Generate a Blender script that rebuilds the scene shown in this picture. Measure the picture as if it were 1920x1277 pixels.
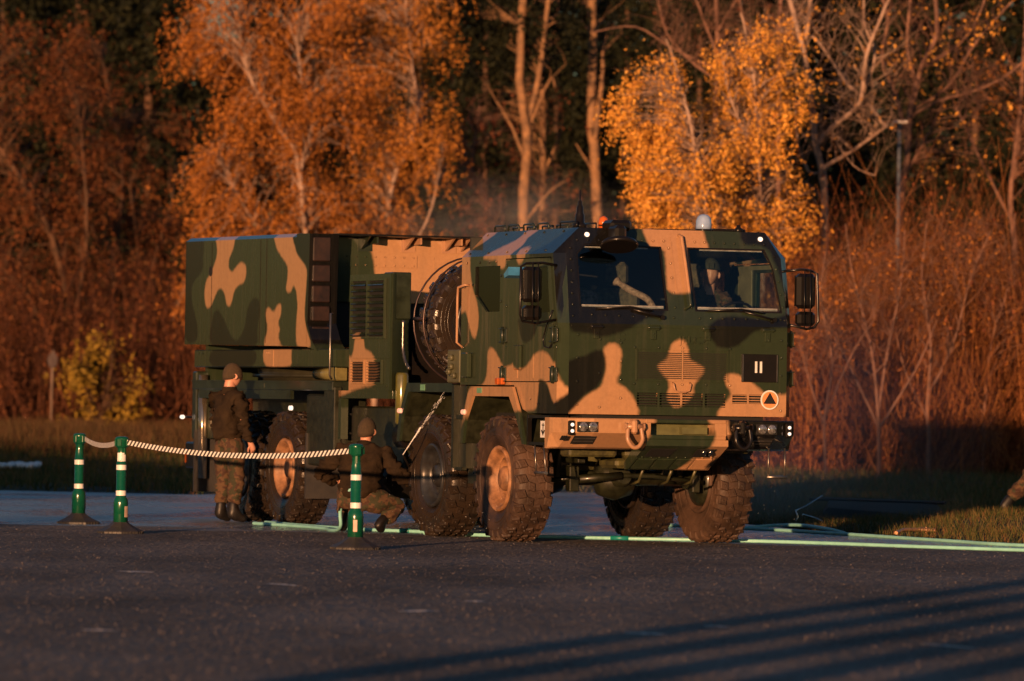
import bpy, bmesh, math, random
import numpy as np
from mathutils import Vector, Matrix
C = bpy.context; S = C.scene; COL = S.collection
for o in list(bpy.data.objects): bpy.data.objects.remove(o)
R = math.radians
rnd = random.Random(7)

# ---------------------------------------------------------------- camera
cam = bpy.data.cameras.new('camera'); co = bpy.data.objects.new('camera', cam); COL.objects.link(co); S.camera = co
cam.sensor_width = 36; cam.lens = 200; cam.clip_start = .5; cam.clip_end = 3000
co.matrix_world = Matrix.Translation((0, 0, 1.35)) @ Matrix.Rotation(R(90)+.0111, 4, 'X') @ Matrix.Rotation(.016, 4, 'Z')
cam.dof.use_dof = True; cam.dof.focus_distance = 56.5; cam.dof.aperture_fstop = 3.0
S.render.resolution_x = 1024; S.render.resolution_y = 681
# ---------------------------------------------------------------- light
SUN_EL, SUN_AZ = R(3.0), R(16)          # low evening sun behind the camera and to its left
w = bpy.data.worlds.new('World'); S.world = w; w.use_nodes = True
nt = w.node_tree; bg = nt.nodes['Background']
sky = nt.nodes.new('ShaderNodeTexSky'); sky.sky_type = 'NISHITA'; sky.sun_disc = False
sky.sun_elevation = SUN_EL; sky.sun_rotation = math.pi+SUN_AZ; sky.air_density = 1.0; sky.dust_density = .6; sky.ozone_density = 2.8
nt.links.new(sky.outputs[0], bg.inputs[0]); bg.inputs[1].default_value = .095
sl = bpy.data.lights.new('sun', 'SUN'); so = bpy.data.objects.new('sun', sl); COL.objects.link(so)
sl.energy = 5.0; sl.angle = R(.5); sl.color = (1.0, .50, .23)
sd_ = Vector((-math.sin(SUN_AZ)*math.cos(SUN_EL), -math.cos(SUN_AZ)*math.cos(SUN_EL), math.sin(SUN_EL)))
so.rotation_euler = sd_.to_track_quat('Z', 'Y').to_euler(); so.location = (-20, -40, 20)
S.view_settings.view_transform = 'Standard'; S.view_settings.look = 'None'; S.view_settings.exposure = .58; S.view_settings.gamma = 1

# ---------------------------------------------------------------- helpers
def tag(o, label=None, cat=None, group=None, kind=None):
    if label: o['label'] = label
    if cat: o['category'] = cat
    if group: o['group'] = group
    if kind: o['kind'] = kind
    return o
def thing(name, label, cat, loc=(0, 0, 0), rz=0, group=None):
    o = bpy.data.objects.new(name, None); COL.objects.link(o); o.location = loc; o.rotation_euler = (0, 0, rz)
    o.empty_display_size = .1
    return tag(o, label, cat, group)
def copy_tree(o, parent=None):
    c = o.copy(); COL.objects.link(c); c.parent = parent
    for ch in list(o.children): copy_tree(ch, c)
    return c
def npmesh(name, V, Fq, mat, parent=None, attrs=None, smooth=False, n=4):
    me = bpy.data.meshes.new(name); V = np.asarray(V, np.float32); Fq = np.asarray(Fq, np.int32)
    me.vertices.add(len(V)); me.vertices.foreach_set('co', V.ravel())
    me.loops.add(Fq.size); me.loops.foreach_set('vertex_index', Fq.ravel())
    me.polygons.add(len(Fq)); me.polygons.foreach_set('loop_start', np.arange(len(Fq), dtype=np.int32)*Fq.shape[1])
    me.update(calc_edges=True)
    if attrs:
        for k, a in attrs.items():
            at = me.attributes.new(k, 'FLOAT', 'FACE'); at.data.foreach_set('value', np.asarray(a, np.float32))
    if smooth: me.polygons.foreach_set('use_smooth', np.ones(len(Fq), bool))
    me.materials.append(mat); o = bpy.data.objects.new(name, me); COL.objects.link(o)
    if parent: o.parent = parent
    return o

def sdf(px, py, polys):
    out = np.full(len(px), .3)
    for P in polys:
        P = np.array(P)
        # Catmull-Rom smoothing
        n = len(P); Q = []
        for i in range(n):
            a, b, c, d = P[i-1], P[i], P[(i+1) % n], P[(i+2) % n]
            for t in (0, .33, .66):
                Q.append(.5*((2*b)+(-a+c)*t+(2*a-5*b+4*c-d)*t*t+(-a+3*b-3*c+d)*t**3))
        Q = np.array(Q); m = (px > Q[:, 0].min()-.3) & (px < Q[:, 0].max()+.3) & (py > Q[:, 1].min()-.3) & (py < Q[:, 1].max()+.3)
        if not m.any(): continue
        x = px[m][:, None]; y = py[m][:, None]
        A = Q; B = np.roll(Q, -1, 0); d = B-A
        t = np.clip(((x-A[:, 0])*d[:, 0]+(y-A[:, 1])*d[:, 1])/((d**2).sum(1)+1e-12), 0, 1)
        dist = np.sqrt(((x-A[:, 0]-t*d[:, 0])**2+(y-A[:, 1]-t*d[:, 1])**2).min(1))
        cr = ((A[:, 1] > y) != (B[:, 1] > y)) & (x < (B[:, 0]-A[:, 0])*(y-A[:, 1])/(B[:, 1]-A[:, 1]+1e-12)+A[:, 0])
        ins = cr.sum(1) % 2 == 1
        out[m] = np.minimum(out[m], np.where(ins, -dist, dist))
    return out

class MB:
    def __init__(s): s.v = []; s.f = []; s.sm = []
    def add(s, V, Fc, smooth=False):
        o = len(s.v); s.v += [tuple(map(float, p)) for p in V]; s.f += [tuple(i+o for i in f) for f in Fc]; s.sm += [smooth]*len(Fc); return s
    def box(s, x0, x1, y0, y1, z0, z1, c=0.0, m=None):
        if x0 > x1: x0, x1 = x1, x0
        if y0 > y1: y0, y1 = y1, y0
        if z0 > z1: z0, z1 = z1, z0
        c = min(c, (x1-x0)*.4, (y1-y0)*.4, (z1-z0)*.4)
        if c <= 0:
            V = [(x, y, z) for z in (z0, z1) for x, y in ((x0, y0), (x1, y0), (x1, y1), (x0, y1))]
            Fc = [(3, 2, 1, 0), (4, 5, 6, 7), (0, 1, 5, 4), (1, 2, 6, 5), (2, 3, 7, 6), (3, 0, 4, 7)]
        else:
            def ring(i, z): return [(x0+i, y0+c, z), (x0+c, y0+i, z), (x1-c, y0+i, z), (x1-i, y0+c, z), (x1-i, y1-c, z), (x1-c, y1-i, z), (x0+c, y1-i, z), (x0+i, y1-c, z)]
            V = ring(c*.999, z0)+ring(0, z0+c)+ring(0, z1-c)+ring(c*.999, z1)
            Fc = [tuple(range(7, -1, -1)), tuple(range(24, 32))]
            for k in range(3):
                for i in range(8): j = (i+1) % 8; Fc.append((k*8+i, k*8+j, k*8+8+j, k*8+8+i))
        if m is not None: V = [tuple(m @ Vector(p)) for p in V]
        return s.add(V, Fc)
    def loft(s, rings, cap=True, smooth=False, closed=True):
        n = len(rings[0]); V = [p for r in rings for p in r]; Fc = []
        for k in range(len(rings)-1):
            for i in range(n if closed else n-1):
                j = (i+1) % n; Fc.append((k*n+i, k*n+j, k*n+n+j, k*n+n+i))
        s.add(V, Fc, smooth)
        if cap: s.add(rings[0], [tuple(range(n-1, -1, -1))]); s.add(rings[-1], [tuple(range(n))])
        return s
    def prism(s, poly, ax, a, b):
        def P(u, v, t):
            return (t, u, v) if ax == 0 else (u, t, v) if ax == 1 else (u, v, t)
        r0 = [P(u, v, a) for u, v in poly]; r1 = [P(u, v, b) for u, v in poly]
        return s.loft([r0, r1])
    def cyl(s, p0, p1, r0, r1=None, n=12, cap=True, smooth=True):
        r1 = r0 if r1 is None else r1
        p0 = Vector(p0); p1 = Vector(p1); d = (p1-p0).normalized(); a = d.orthogonal().normalized(); b = d.cross(a)
        rg = [[tuple(p+(a*math.cos(2*math.pi*i/n)+b*math.sin(2*math.pi*i/n))*r) for i in range(n)] for p, r in ((p0, r0), (p1, r1))]
        return s.loft(rg, cap, smooth)
    def tube(s, pts, r, n=8, smooth=True, cap=True):
        pts = [Vector(p) for p in pts]; rs = r if isinstance(r, (list, tuple)) else [r]*len(pts)
        rings = []; a = None
        for i, p in enumerate(pts):
            d = (pts[min(i+1, len(pts)-1)]-pts[max(i-1, 0)]); d = d.normalized() if d.length > 1e-9 else Vector((0, 0, 1))
            if a is None: a = d.orthogonal().normalized()
            else: a = (a-d*a.dot(d)); a = a.normalized() if a.length > 1e-6 else d.orthogonal().normalized()
            b = d.cross(a); rings.append([tuple(p+(a*math.cos(2*math.pi*k/n)+b*math.sin(2*math.pi*k/n))*rs[i]) for k in range(n)])
        return s.loft(rings, cap, smooth)
    def lathe(s, prof, c, axis, n=24, smooth=True, cap=True):   # prof: (radius, along axis)
        c = Vector(c); d = Vector(axis).normalized(); a = d.orthogonal().normalized(); b = d.cross(a)
        rings = [[tuple(c+d*h+(a*math.cos(2*math.pi*i/n)+b*math.sin(2*math.pi*i/n))*max(r, 1e-4)) for i in range(n)] for r, h in prof]
        return s.loft(rings, cap, smooth)
    def dome(s, c, nrm, r=.014):
        c = Vector(c); d = Vector(nrm).normalized(); a = d.orthogonal().normalized(); b = d.cross(a)
        rg = [[tuple(c+d*h+(a*math.cos(math.pi*i/3)+b*math.sin(math.pi*i/3))*q) for i in range(6)] for q, h in ((r, -.002), (r*.85, r*.5), (r*.35, r*.8))]
        return s.loft(rg, True, True)
    def plate(s, outer, holes, o, u, v, t):           # flat sheet of thickness t with openings; front side faces u x v
        o = Vector(o); u = Vector(u); v = Vector(v); n = u.cross(v).normalized()
        bm = bmesh.new(); es = []
        for lp in [outer]+list(holes):
            vs = [bm.verts.new(o+u*p[0]+v*p[1]) for p in lp]
            es += [bm.edges.new((vs[i], vs[(i+1) % len(vs)])) for i in range(len(vs))]
        r = bmesh.ops.triangle_fill(bm, use_beauty=True, use_dissolve=False, edges=es)
        bm.normal_update(); bm.verts.index_update()
        V = [x.co.copy() for x in bm.verts]; Fc = []
        for f in bm.faces:
            ids = [x.index for x in f.verts]
            if f.normal.dot(n) < 0: ids = ids[::-1]
            Fc.append(tuple(ids))
        N = len(V)
        s.add(V, Fc); s.add([p-n*t for p in V], [f[::-1] for f in Fc])
        for e in bm.edges:
            if len(e.link_faces) == 1:
                a, b = e.verts; s.add([a.co, b.co, b.co-n*t, a.co-n*t], [(0, 1, 2, 3)])
        bm.free(); return s
    def build(s, name, mat, parent=None, camo=None, grid=.045, label=None, bev=0, fix=True):
        me = bpy.data.meshes.new(name); bm = bmesh.new()
        vs = [bm.verts.new(p) for p in s.v]
        for f, sm in zip(s.f, s.sm):
            try: q = bm.faces.new([vs[i] for i in f]); q.smooth = sm
            except ValueError: pass
        if fix:
            bmesh.ops.remove_doubles(bm, verts=bm.verts, dist=1e-5); bmesh.ops.recalc_face_normals(bm, faces=bm.faces)
        if bev: 
            es = [e for e in bm.edges if len(e.link_faces) == 2 and e.calc_face_angle(0) > .5 and not e.link_faces[0].smooth]
            bmesh.ops.bevel(bm, geom=es, offset=bev, segments=1, affect='EDGES', clamp_overlap=True)
        if camo:
            co_ = np.array([v.co for v in bm.verts])
            for ax in range(3):
                lo, hi = co_[:, ax].min(), co_[:, ax].max(); k = math.ceil(lo/grid)
                nn = [0, 0, 0]; nn[ax] = 1
                while k*grid < hi-1e-4:
                    if k*grid > lo+1e-4:
                        p = [0, 0, 0]; p[ax] = k*grid+.00037
                        bmesh.ops.bisect_plane(bm, geom=bm.verts[:]+bm.edges[:]+bm.faces[:], plane_co=p, plane_no=nn, dist=1e-5)
                    k += 1
        bm.to_mesh(me); bm.free()
        if camo:
            nl = len(me.loops); vi = np.empty(nl, np.int32); me.loops.foreach_get('vertex_index', vi)
            vc = np.empty(len(me.vertices)*3, np.float32); me.vertices.foreach_get('co', vc); vc = vc.reshape(-1, 3)[vi]
            pn = np.empty(len(me.polygons)*3, np.float32); me.polygons.foreach_get('normal', pn); pn = pn.reshape(-1, 3)
            lt = np.empty(len(me.polygons), np.int32); me.polygons.foreach_get('loop_total', lt)
            ln = np.repeat(pn, lt, 0); val = np.full((nl, 3), .3)
            fr = (np.abs(ln[:, 0]) > .62) & (camo != 'side') | (camo in ('front', 'bump'))
            for msk, key, (i, j) in ((~fr, SIDE, (0, 2)), (fr, BUMP if camo == 'bump' else FRONT if camo in ('auto', 'front') else BOXF, (1, 2))):
                if not msk.any(): continue
                p = vc[msk]; a, b = p[:, i].astype(float), p[:, j].astype(float)
                val[msk, 0] = sdf(a, b, key['tan']); val[msk, 1] = sdf(a, b, key['blk'])
            at = me.attributes.new('camo', 'FLOAT_VECTOR', 'CORNER'); at.data.foreach_set('vector', val.astype(np.float32).ravel())
        me.materials.append(mat); o = bpy.data.objects.new(name, me); COL.objects.link(o)
        if parent is not None: o.parent = parent
        if label: o['label'] = label
        return o

# ---------------------------------------------------------------- materials
def N(nt, t, **k):
    n = nt.nodes.new(t)
    for a, b in k.items():
        if a == 'ins':
            for i, v in b.items(): n.inputs[i].default_value = v
        else: setattr(n, a, b)
    return n
def mat(name, col, rough=.5, metal=0, col2=None, scale=6, bump=0, bscale=60, coat=0, emit=None, stretch=(1, 1, 1), rvar=0, spec=.5, crough=.1):
    m = bpy.data.materials.new(name); m.use_nodes = True; nt = m.node_tree; L = nt.links.new; b = nt.nodes['Principled BSDF']
    b.inputs['Base Color'].default_value = (*col, 1); b.inputs['Roughness'].default_value = rough; b.inputs['Metallic'].default_value = metal
    b.inputs['Coat Weight'].default_value = coat; b.inputs['Coat Roughness'].default_value = crough; b.inputs['Specular IOR Level'].default_value = spec
    tc = N(nt, 'ShaderNodeTexCoord'); mp = N(nt, 'ShaderNodeMapping'); mp.inputs['Scale'].default_value = stretch; L(tc.outputs['Object'], mp.inputs[0])
    nz = N(nt, 'ShaderNodeTexNoise', ins={'Scale': scale, 'Detail': 6, 'Roughness': .65}); L(mp.outputs[0], nz.inputs['Vector'])
    c2 = col2 or tuple(c*.6 for c in col)
    rp = N(nt, 'ShaderNodeValToRGB'); rp.color_ramp.elements[0].position = .35; rp.color_ramp.elements[1].position = .68
    rp.color_ramp.elements[0].color = (*c2, 1); rp.color_ramp.elements[1].color = (*col, 1); L(nz.outputs[0], rp.inputs[0]); L(rp.outputs[0], b.inputs['Base Color'])
    if rvar:
        mr = N(nt, 'ShaderNodeMapRange', ins={1: .3, 2: .7, 3: rough-rvar, 4: rough+rvar}); L(nz.outputs[0], mr.inputs[0]); L(mr.outputs[0], b.inputs['Roughness'])
    if bump:
        n2 = N(nt, 'ShaderNodeTexNoise', ins={'Scale': bscale, 'Detail': 4}); L(mp.outputs[0], n2.inputs['Vector'])
        bp = N(nt, 'ShaderNodeBump', ins={'Strength': 1.0, 'Distance': bump}); L(n2.outputs[0], bp.inputs['Height']); L(bp.outputs[0], b.inputs['Normal'])
    if emit:
        b.inputs['Emission Color'].default_value = (*emit[:3], 1); b.inputs['Emission Strength'].default_value = emit[3]
    return m
GREEN, TAN, BLK = (.019, .030, .016), (.365, .205, .108), (.005, .005, .005)
def camo_mat():
    m = bpy.data.materials.new('camouflage_paint'); m.use_nodes = True; nt = m.node_tree; L = nt.links.new; b = nt.nodes['Principled BSDF']
    at = N(nt, 'ShaderNodeAttribute', attribute_name='camo'); sp = N(nt, 'ShaderNodeSeparateXYZ'); L(at.outputs['Vector'], sp.inputs[0])
    tc = N(nt, 'ShaderNodeTexCoord')
    wob = N(nt, 'ShaderNodeTexNoise', ins={'Scale': 14, 'Detail': 3}); L(tc.outputs['Object'], wob.inputs['Vector'])
    wm = N(nt, 'ShaderNodeMapRange', ins={1: .3, 2: .7, 3: -.006, 4: .006}); L(wob.outputs[0], wm.inputs[0])
    def mask(i):
        a = N(nt, 'ShaderNodeMath', operation='ADD'); L(sp.outputs[i], a.inputs[0]); L(wm.outputs[0], a.inputs[1])
        r = N(nt, 'ShaderNodeMapRange', ins={1: -.026, 2: .022, 3: 1, 4: 0}); r.interpolation_type = 'SMOOTHSTEP'; L(a.outputs[0], r.inputs[0]); return r.outputs[0]
    m1 = N(nt, 'ShaderNodeMix', data_type='RGBA'); m1.inputs[6].default_value = (*GREEN, 1); m1.inputs[7].default_value = (*TAN, 1); L(mask(0), m1.inputs[0])
    m2 = N(nt, 'ShaderNodeMix', data_type='RGBA'); m2.inputs[7].default_value = (*BLK, 1); L(m1.outputs[2], m2.inputs[6]); L(mask(1), m2.inputs[0])
    # dried wash streaks running down, fine grime; cab sides paler to paint in sheen
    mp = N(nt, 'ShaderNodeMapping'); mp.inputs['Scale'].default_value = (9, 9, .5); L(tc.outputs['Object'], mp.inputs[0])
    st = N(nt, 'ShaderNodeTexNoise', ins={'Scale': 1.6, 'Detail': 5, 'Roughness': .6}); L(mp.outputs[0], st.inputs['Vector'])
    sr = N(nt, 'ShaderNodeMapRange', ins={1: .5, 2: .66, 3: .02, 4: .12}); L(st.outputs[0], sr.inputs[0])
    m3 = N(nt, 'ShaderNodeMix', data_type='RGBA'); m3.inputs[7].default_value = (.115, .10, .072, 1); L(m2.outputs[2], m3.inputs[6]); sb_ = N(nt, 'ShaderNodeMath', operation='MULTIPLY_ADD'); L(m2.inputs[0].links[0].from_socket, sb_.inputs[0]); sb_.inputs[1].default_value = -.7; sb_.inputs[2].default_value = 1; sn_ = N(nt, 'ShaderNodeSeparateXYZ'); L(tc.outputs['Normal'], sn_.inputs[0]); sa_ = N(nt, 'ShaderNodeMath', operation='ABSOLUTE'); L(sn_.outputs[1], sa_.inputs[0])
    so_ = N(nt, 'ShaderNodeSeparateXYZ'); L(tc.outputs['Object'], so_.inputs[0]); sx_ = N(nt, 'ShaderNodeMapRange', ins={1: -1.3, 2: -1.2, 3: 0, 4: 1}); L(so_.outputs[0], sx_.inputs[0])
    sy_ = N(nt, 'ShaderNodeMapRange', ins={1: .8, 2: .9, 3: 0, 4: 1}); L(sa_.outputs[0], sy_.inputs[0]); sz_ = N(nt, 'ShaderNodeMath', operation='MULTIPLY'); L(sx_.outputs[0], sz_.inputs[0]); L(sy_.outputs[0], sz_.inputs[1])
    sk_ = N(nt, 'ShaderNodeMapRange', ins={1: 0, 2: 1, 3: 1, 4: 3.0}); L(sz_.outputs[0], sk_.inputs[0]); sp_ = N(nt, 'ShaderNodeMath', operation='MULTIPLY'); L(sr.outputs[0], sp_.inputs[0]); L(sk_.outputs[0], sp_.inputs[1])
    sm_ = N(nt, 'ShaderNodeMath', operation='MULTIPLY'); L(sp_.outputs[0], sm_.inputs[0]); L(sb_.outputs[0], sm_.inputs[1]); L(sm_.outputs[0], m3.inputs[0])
    gn = N(nt, 'ShaderNodeTexNoise', ins={'Scale': 22, 'Detail': 8, 'Roughness': .75}); L(tc.outputs['Object'], gn.inputs['Vector'])
    gr = N(nt, 'ShaderNodeMapRange', ins={1: .3, 2: .72, 3: .86, 4: 1.1}); L(gn.outputs[0], gr.inputs[0])
    m4 = N(nt, 'ShaderNodeVectorMath', operation='SCALE'); L(m3.outputs[2], m4.inputs[0]); L(gr.outputs[0], m4.inputs['Scale']); L(m4.outputs[0], b.inputs['Base Color'])
    rr = N(nt, 'ShaderNodeMapRange', ins={1: .35, 2: .65, 3: .28, 4: .5}); L(st.outputs[0], rr.inputs[0]); L(rr.outputs[0], b.inputs['Roughness'])
    b.inputs['Coat Weight'].default_value = 1; b.inputs['Coat Roughness'].default_value = .10; b.inputs['Coat IOR'].default_value = 1.5; b.inputs['Specular IOR Level'].default_value = .06
    ns = N(nt, 'ShaderNodeTexNoise', ins={'Scale': 3.0, 'Detail': 2}); L(tc.outputs['Object'], ns.inputs['Vector'])
    bp = N(nt, 'ShaderNodeBump', ins={'Strength': .5, 'Distance': .012}); L(ns.outputs[0], bp.inputs['Height']); L(bp.outputs[0], b.inputs['Normal'])
    return m
M = dict(
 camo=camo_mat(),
 green=mat('green_paint', GREEN, .42, col2=(.009, .013, .007), coat=.4, crough=.2, rvar=.1),
 dgreen=mat('grimy_green_paint', (.018, .021, .009), .45, col2=(.007, .008, .004), scale=9, coat=.2, rvar=.12),
 tan=mat('tan_paint', TAN, .45, col2=(.3, .165, .1), coat=.2, crough=.2),
 black=mat('black_paint', (.006, .0055, .0055), .3, spec=.2, col2=(.010, .008, .007), coat=.3, crough=.2),
 brown=mat('brown_panel', (.032, .016, .011), .4, col2=(.008, .006, .006), scale=7, coat=.3, crough=.2),
 dark=mat('dark_void', (.006, .006, .006), .8),
 rubber=mat('wet_rubber', (.016, .013, .011), .26, col2=(.03, .02, .013), scale=5, rvar=.14, bump=.002, bscale=90),
 mud=mat('dusty_muddy_rubber', (.075, .040, .024), .6, col2=(.018, .012, .009), scale=2.6, rvar=.2, bump=.004, bscale=45),
 chrome=mat('bright_metal', (.7, .7, .7), .22, 1, col2=(.4, .4, .4)),
 steel=mat('steel', (.3, .28, .26), .35, .9),
 hose=mat('pale_teal_hose', (.26, .60, .56), .4, col2=(.20, .48, .44), scale=4, bump=.004, bscale=25),
 post=mat('glossy_green_plastic', (.003, .080, .040), .25, col2=(.002, .06, .03), coat=.5, rvar=.08),
 white=mat('white_reflective', (.75, .74, .74), .4, col2=(.6, .6, .6)),
 base=mat('black_rubber_base', (.02, .02, .022), .5, col2=(.035, .032, .03), bump=.002, bscale=60),
 red=mat('red_sticker', (.6, .05, .03), .4),
 orange=mat('orange_lens', (.55, .12, .02), .2),
 lamp=mat('clear_lens', (.6, .6, .6), .12, .7, col2=(.08, .08, .08), scale=45, coat=1),
 lampon=mat('lit_marker', (.9, .85, .8), .2, emit=(1, .85, .75, .6)),
 skin=mat('skin', (.52, .27, .19), .5, col2=(.42, .2, .14), scale=12),
 jacket=mat('olive_brown_jacket', (.030, .019, .010), .9, col2=(.012, .008, .005), spec=.15, scale=5, bump=.012, bscale=16),
 beanie=mat('knitted_olive', (.055, .036, .018), .95, col2=(.032, .022, .012), scale=60, bump=.003, bscale=160),
 boots=mat('boot_leather', (.010, .008, .007), .5, rvar=.1),
 seat=mat('seat_cloth', (.16, .12, .07), .9, col2=(.05, .045, .03), scale=20),
 interior=mat('interior_trim', (.025, .027, .022), .7),
 cream=mat('interior_cream_paint', (.17, .155, .09), .5),
 sheen=mat('sidelit_panel', (.02, .022, .02), .3),
)
def woodland(name, a, b, c, sc):
    m = bpy.data.materials.new(name); m.use_nodes = True; nt = m.node_tree; L = nt.links.new; p = nt.nodes['Principled BSDF']; p.inputs['Roughness'].default_value = .9
    tc = N(nt, 'ShaderNodeTexCoord'); col = None
    base = (*a, 1); last = None
    for k, cc in enumerate((b, c)):
        nz = N(nt, 'ShaderNodeTexNoise', noise_dimensions='4D', ins={'Scale': sc, 'Detail': 2, 'W': 3.7*k}); L(tc.outputs['Object'], nz.inputs['Vector'])
        r = N(nt, 'ShaderNodeMapRange', ins={1: .52, 2: .56, 3: 0, 4: 1}); L(nz.outputs[0], r.inputs[0])
        mx = N(nt, 'ShaderNodeMix', data_type='RGBA'); L(r.outputs[0], mx.inputs[0]); mx.inputs[7].default_value = (*cc, 1)
        if last: L(last, mx.inputs[6])
        else: mx.inputs[6].default_value = base
        last = mx.outputs[2]
    L(last, p.inputs['Base Color'])
    n2 = N(nt, 'ShaderNodeTexNoise', ins={'Scale': 14, 'Detail': 3}); L(tc.outputs['Object'], n2.inputs['Vector'])
    bp = N(nt, 'ShaderNodeBump', ins={'Strength': 1, 'Distance': .012}); L(n2.outputs[0], bp.inputs['Height']); L(bp.outputs[0], p.inputs['Normal'])
    return m
M['uniform'] = woodland('camouflage_cloth', (.075, .040, .018), (.040, .017, .009), (.026, .025, .010), 15)
def glass(name, tint, f=.06):
    m = bpy.data.materials.new(name); m.use_nodes = True; nt = m.node_tree; L = nt.links.new
    for n in list(nt.nodes): nt.nodes.remove(n)
    o = N(nt, 'ShaderNodeOutputMaterial'); mx = N(nt, 'ShaderNodeMixShader'); tr = N(nt, 'ShaderNodeBsdfTransparent'); tr.inputs[0].default_value = (*tint, 1)
    gl = N(nt, 'ShaderNodeBsdfGlossy'); gl.inputs['Roughness'].default_value = .03; fr = N(nt, 'ShaderNodeFresnel'); fr.inputs[0].default_value = 1.5
    ge = N(nt, 'ShaderNodeNewGeometry'); bf = N(nt, 'ShaderNodeMath', operation='SUBTRACT'); bf.inputs[0].default_value = 1; L(ge.outputs['Backfacing'], bf.inputs[1])
    ad = N(nt, 'ShaderNodeMath', operation='ADD'); L(fr.outputs[0], ad.inputs[0]); ad.inputs[1].default_value = f; mu = N(nt, 'ShaderNodeMath', operation='MULTIPLY'); L(ad.outputs[0], mu.inputs[0]); L(bf.outputs[0], mu.inputs[1])
    L(mu.outputs[0], mx.inputs[0]); L(tr.outputs[0], mx.inputs[1]); L(gl.outputs[0], mx.inputs[2]); L(mx.outputs[0], o.inputs[0]); return m
M['glass'] = glass('windscreen_glass', (.80, .88, .9), .035); M['dglass'] = glass('dark_glass', (.35, .38, .37), .05)
M['beaconglass'] = mat('beacon_dome', (.30, .42, .65), .12, col2=(.15, .22, .4), coat=1)
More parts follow.
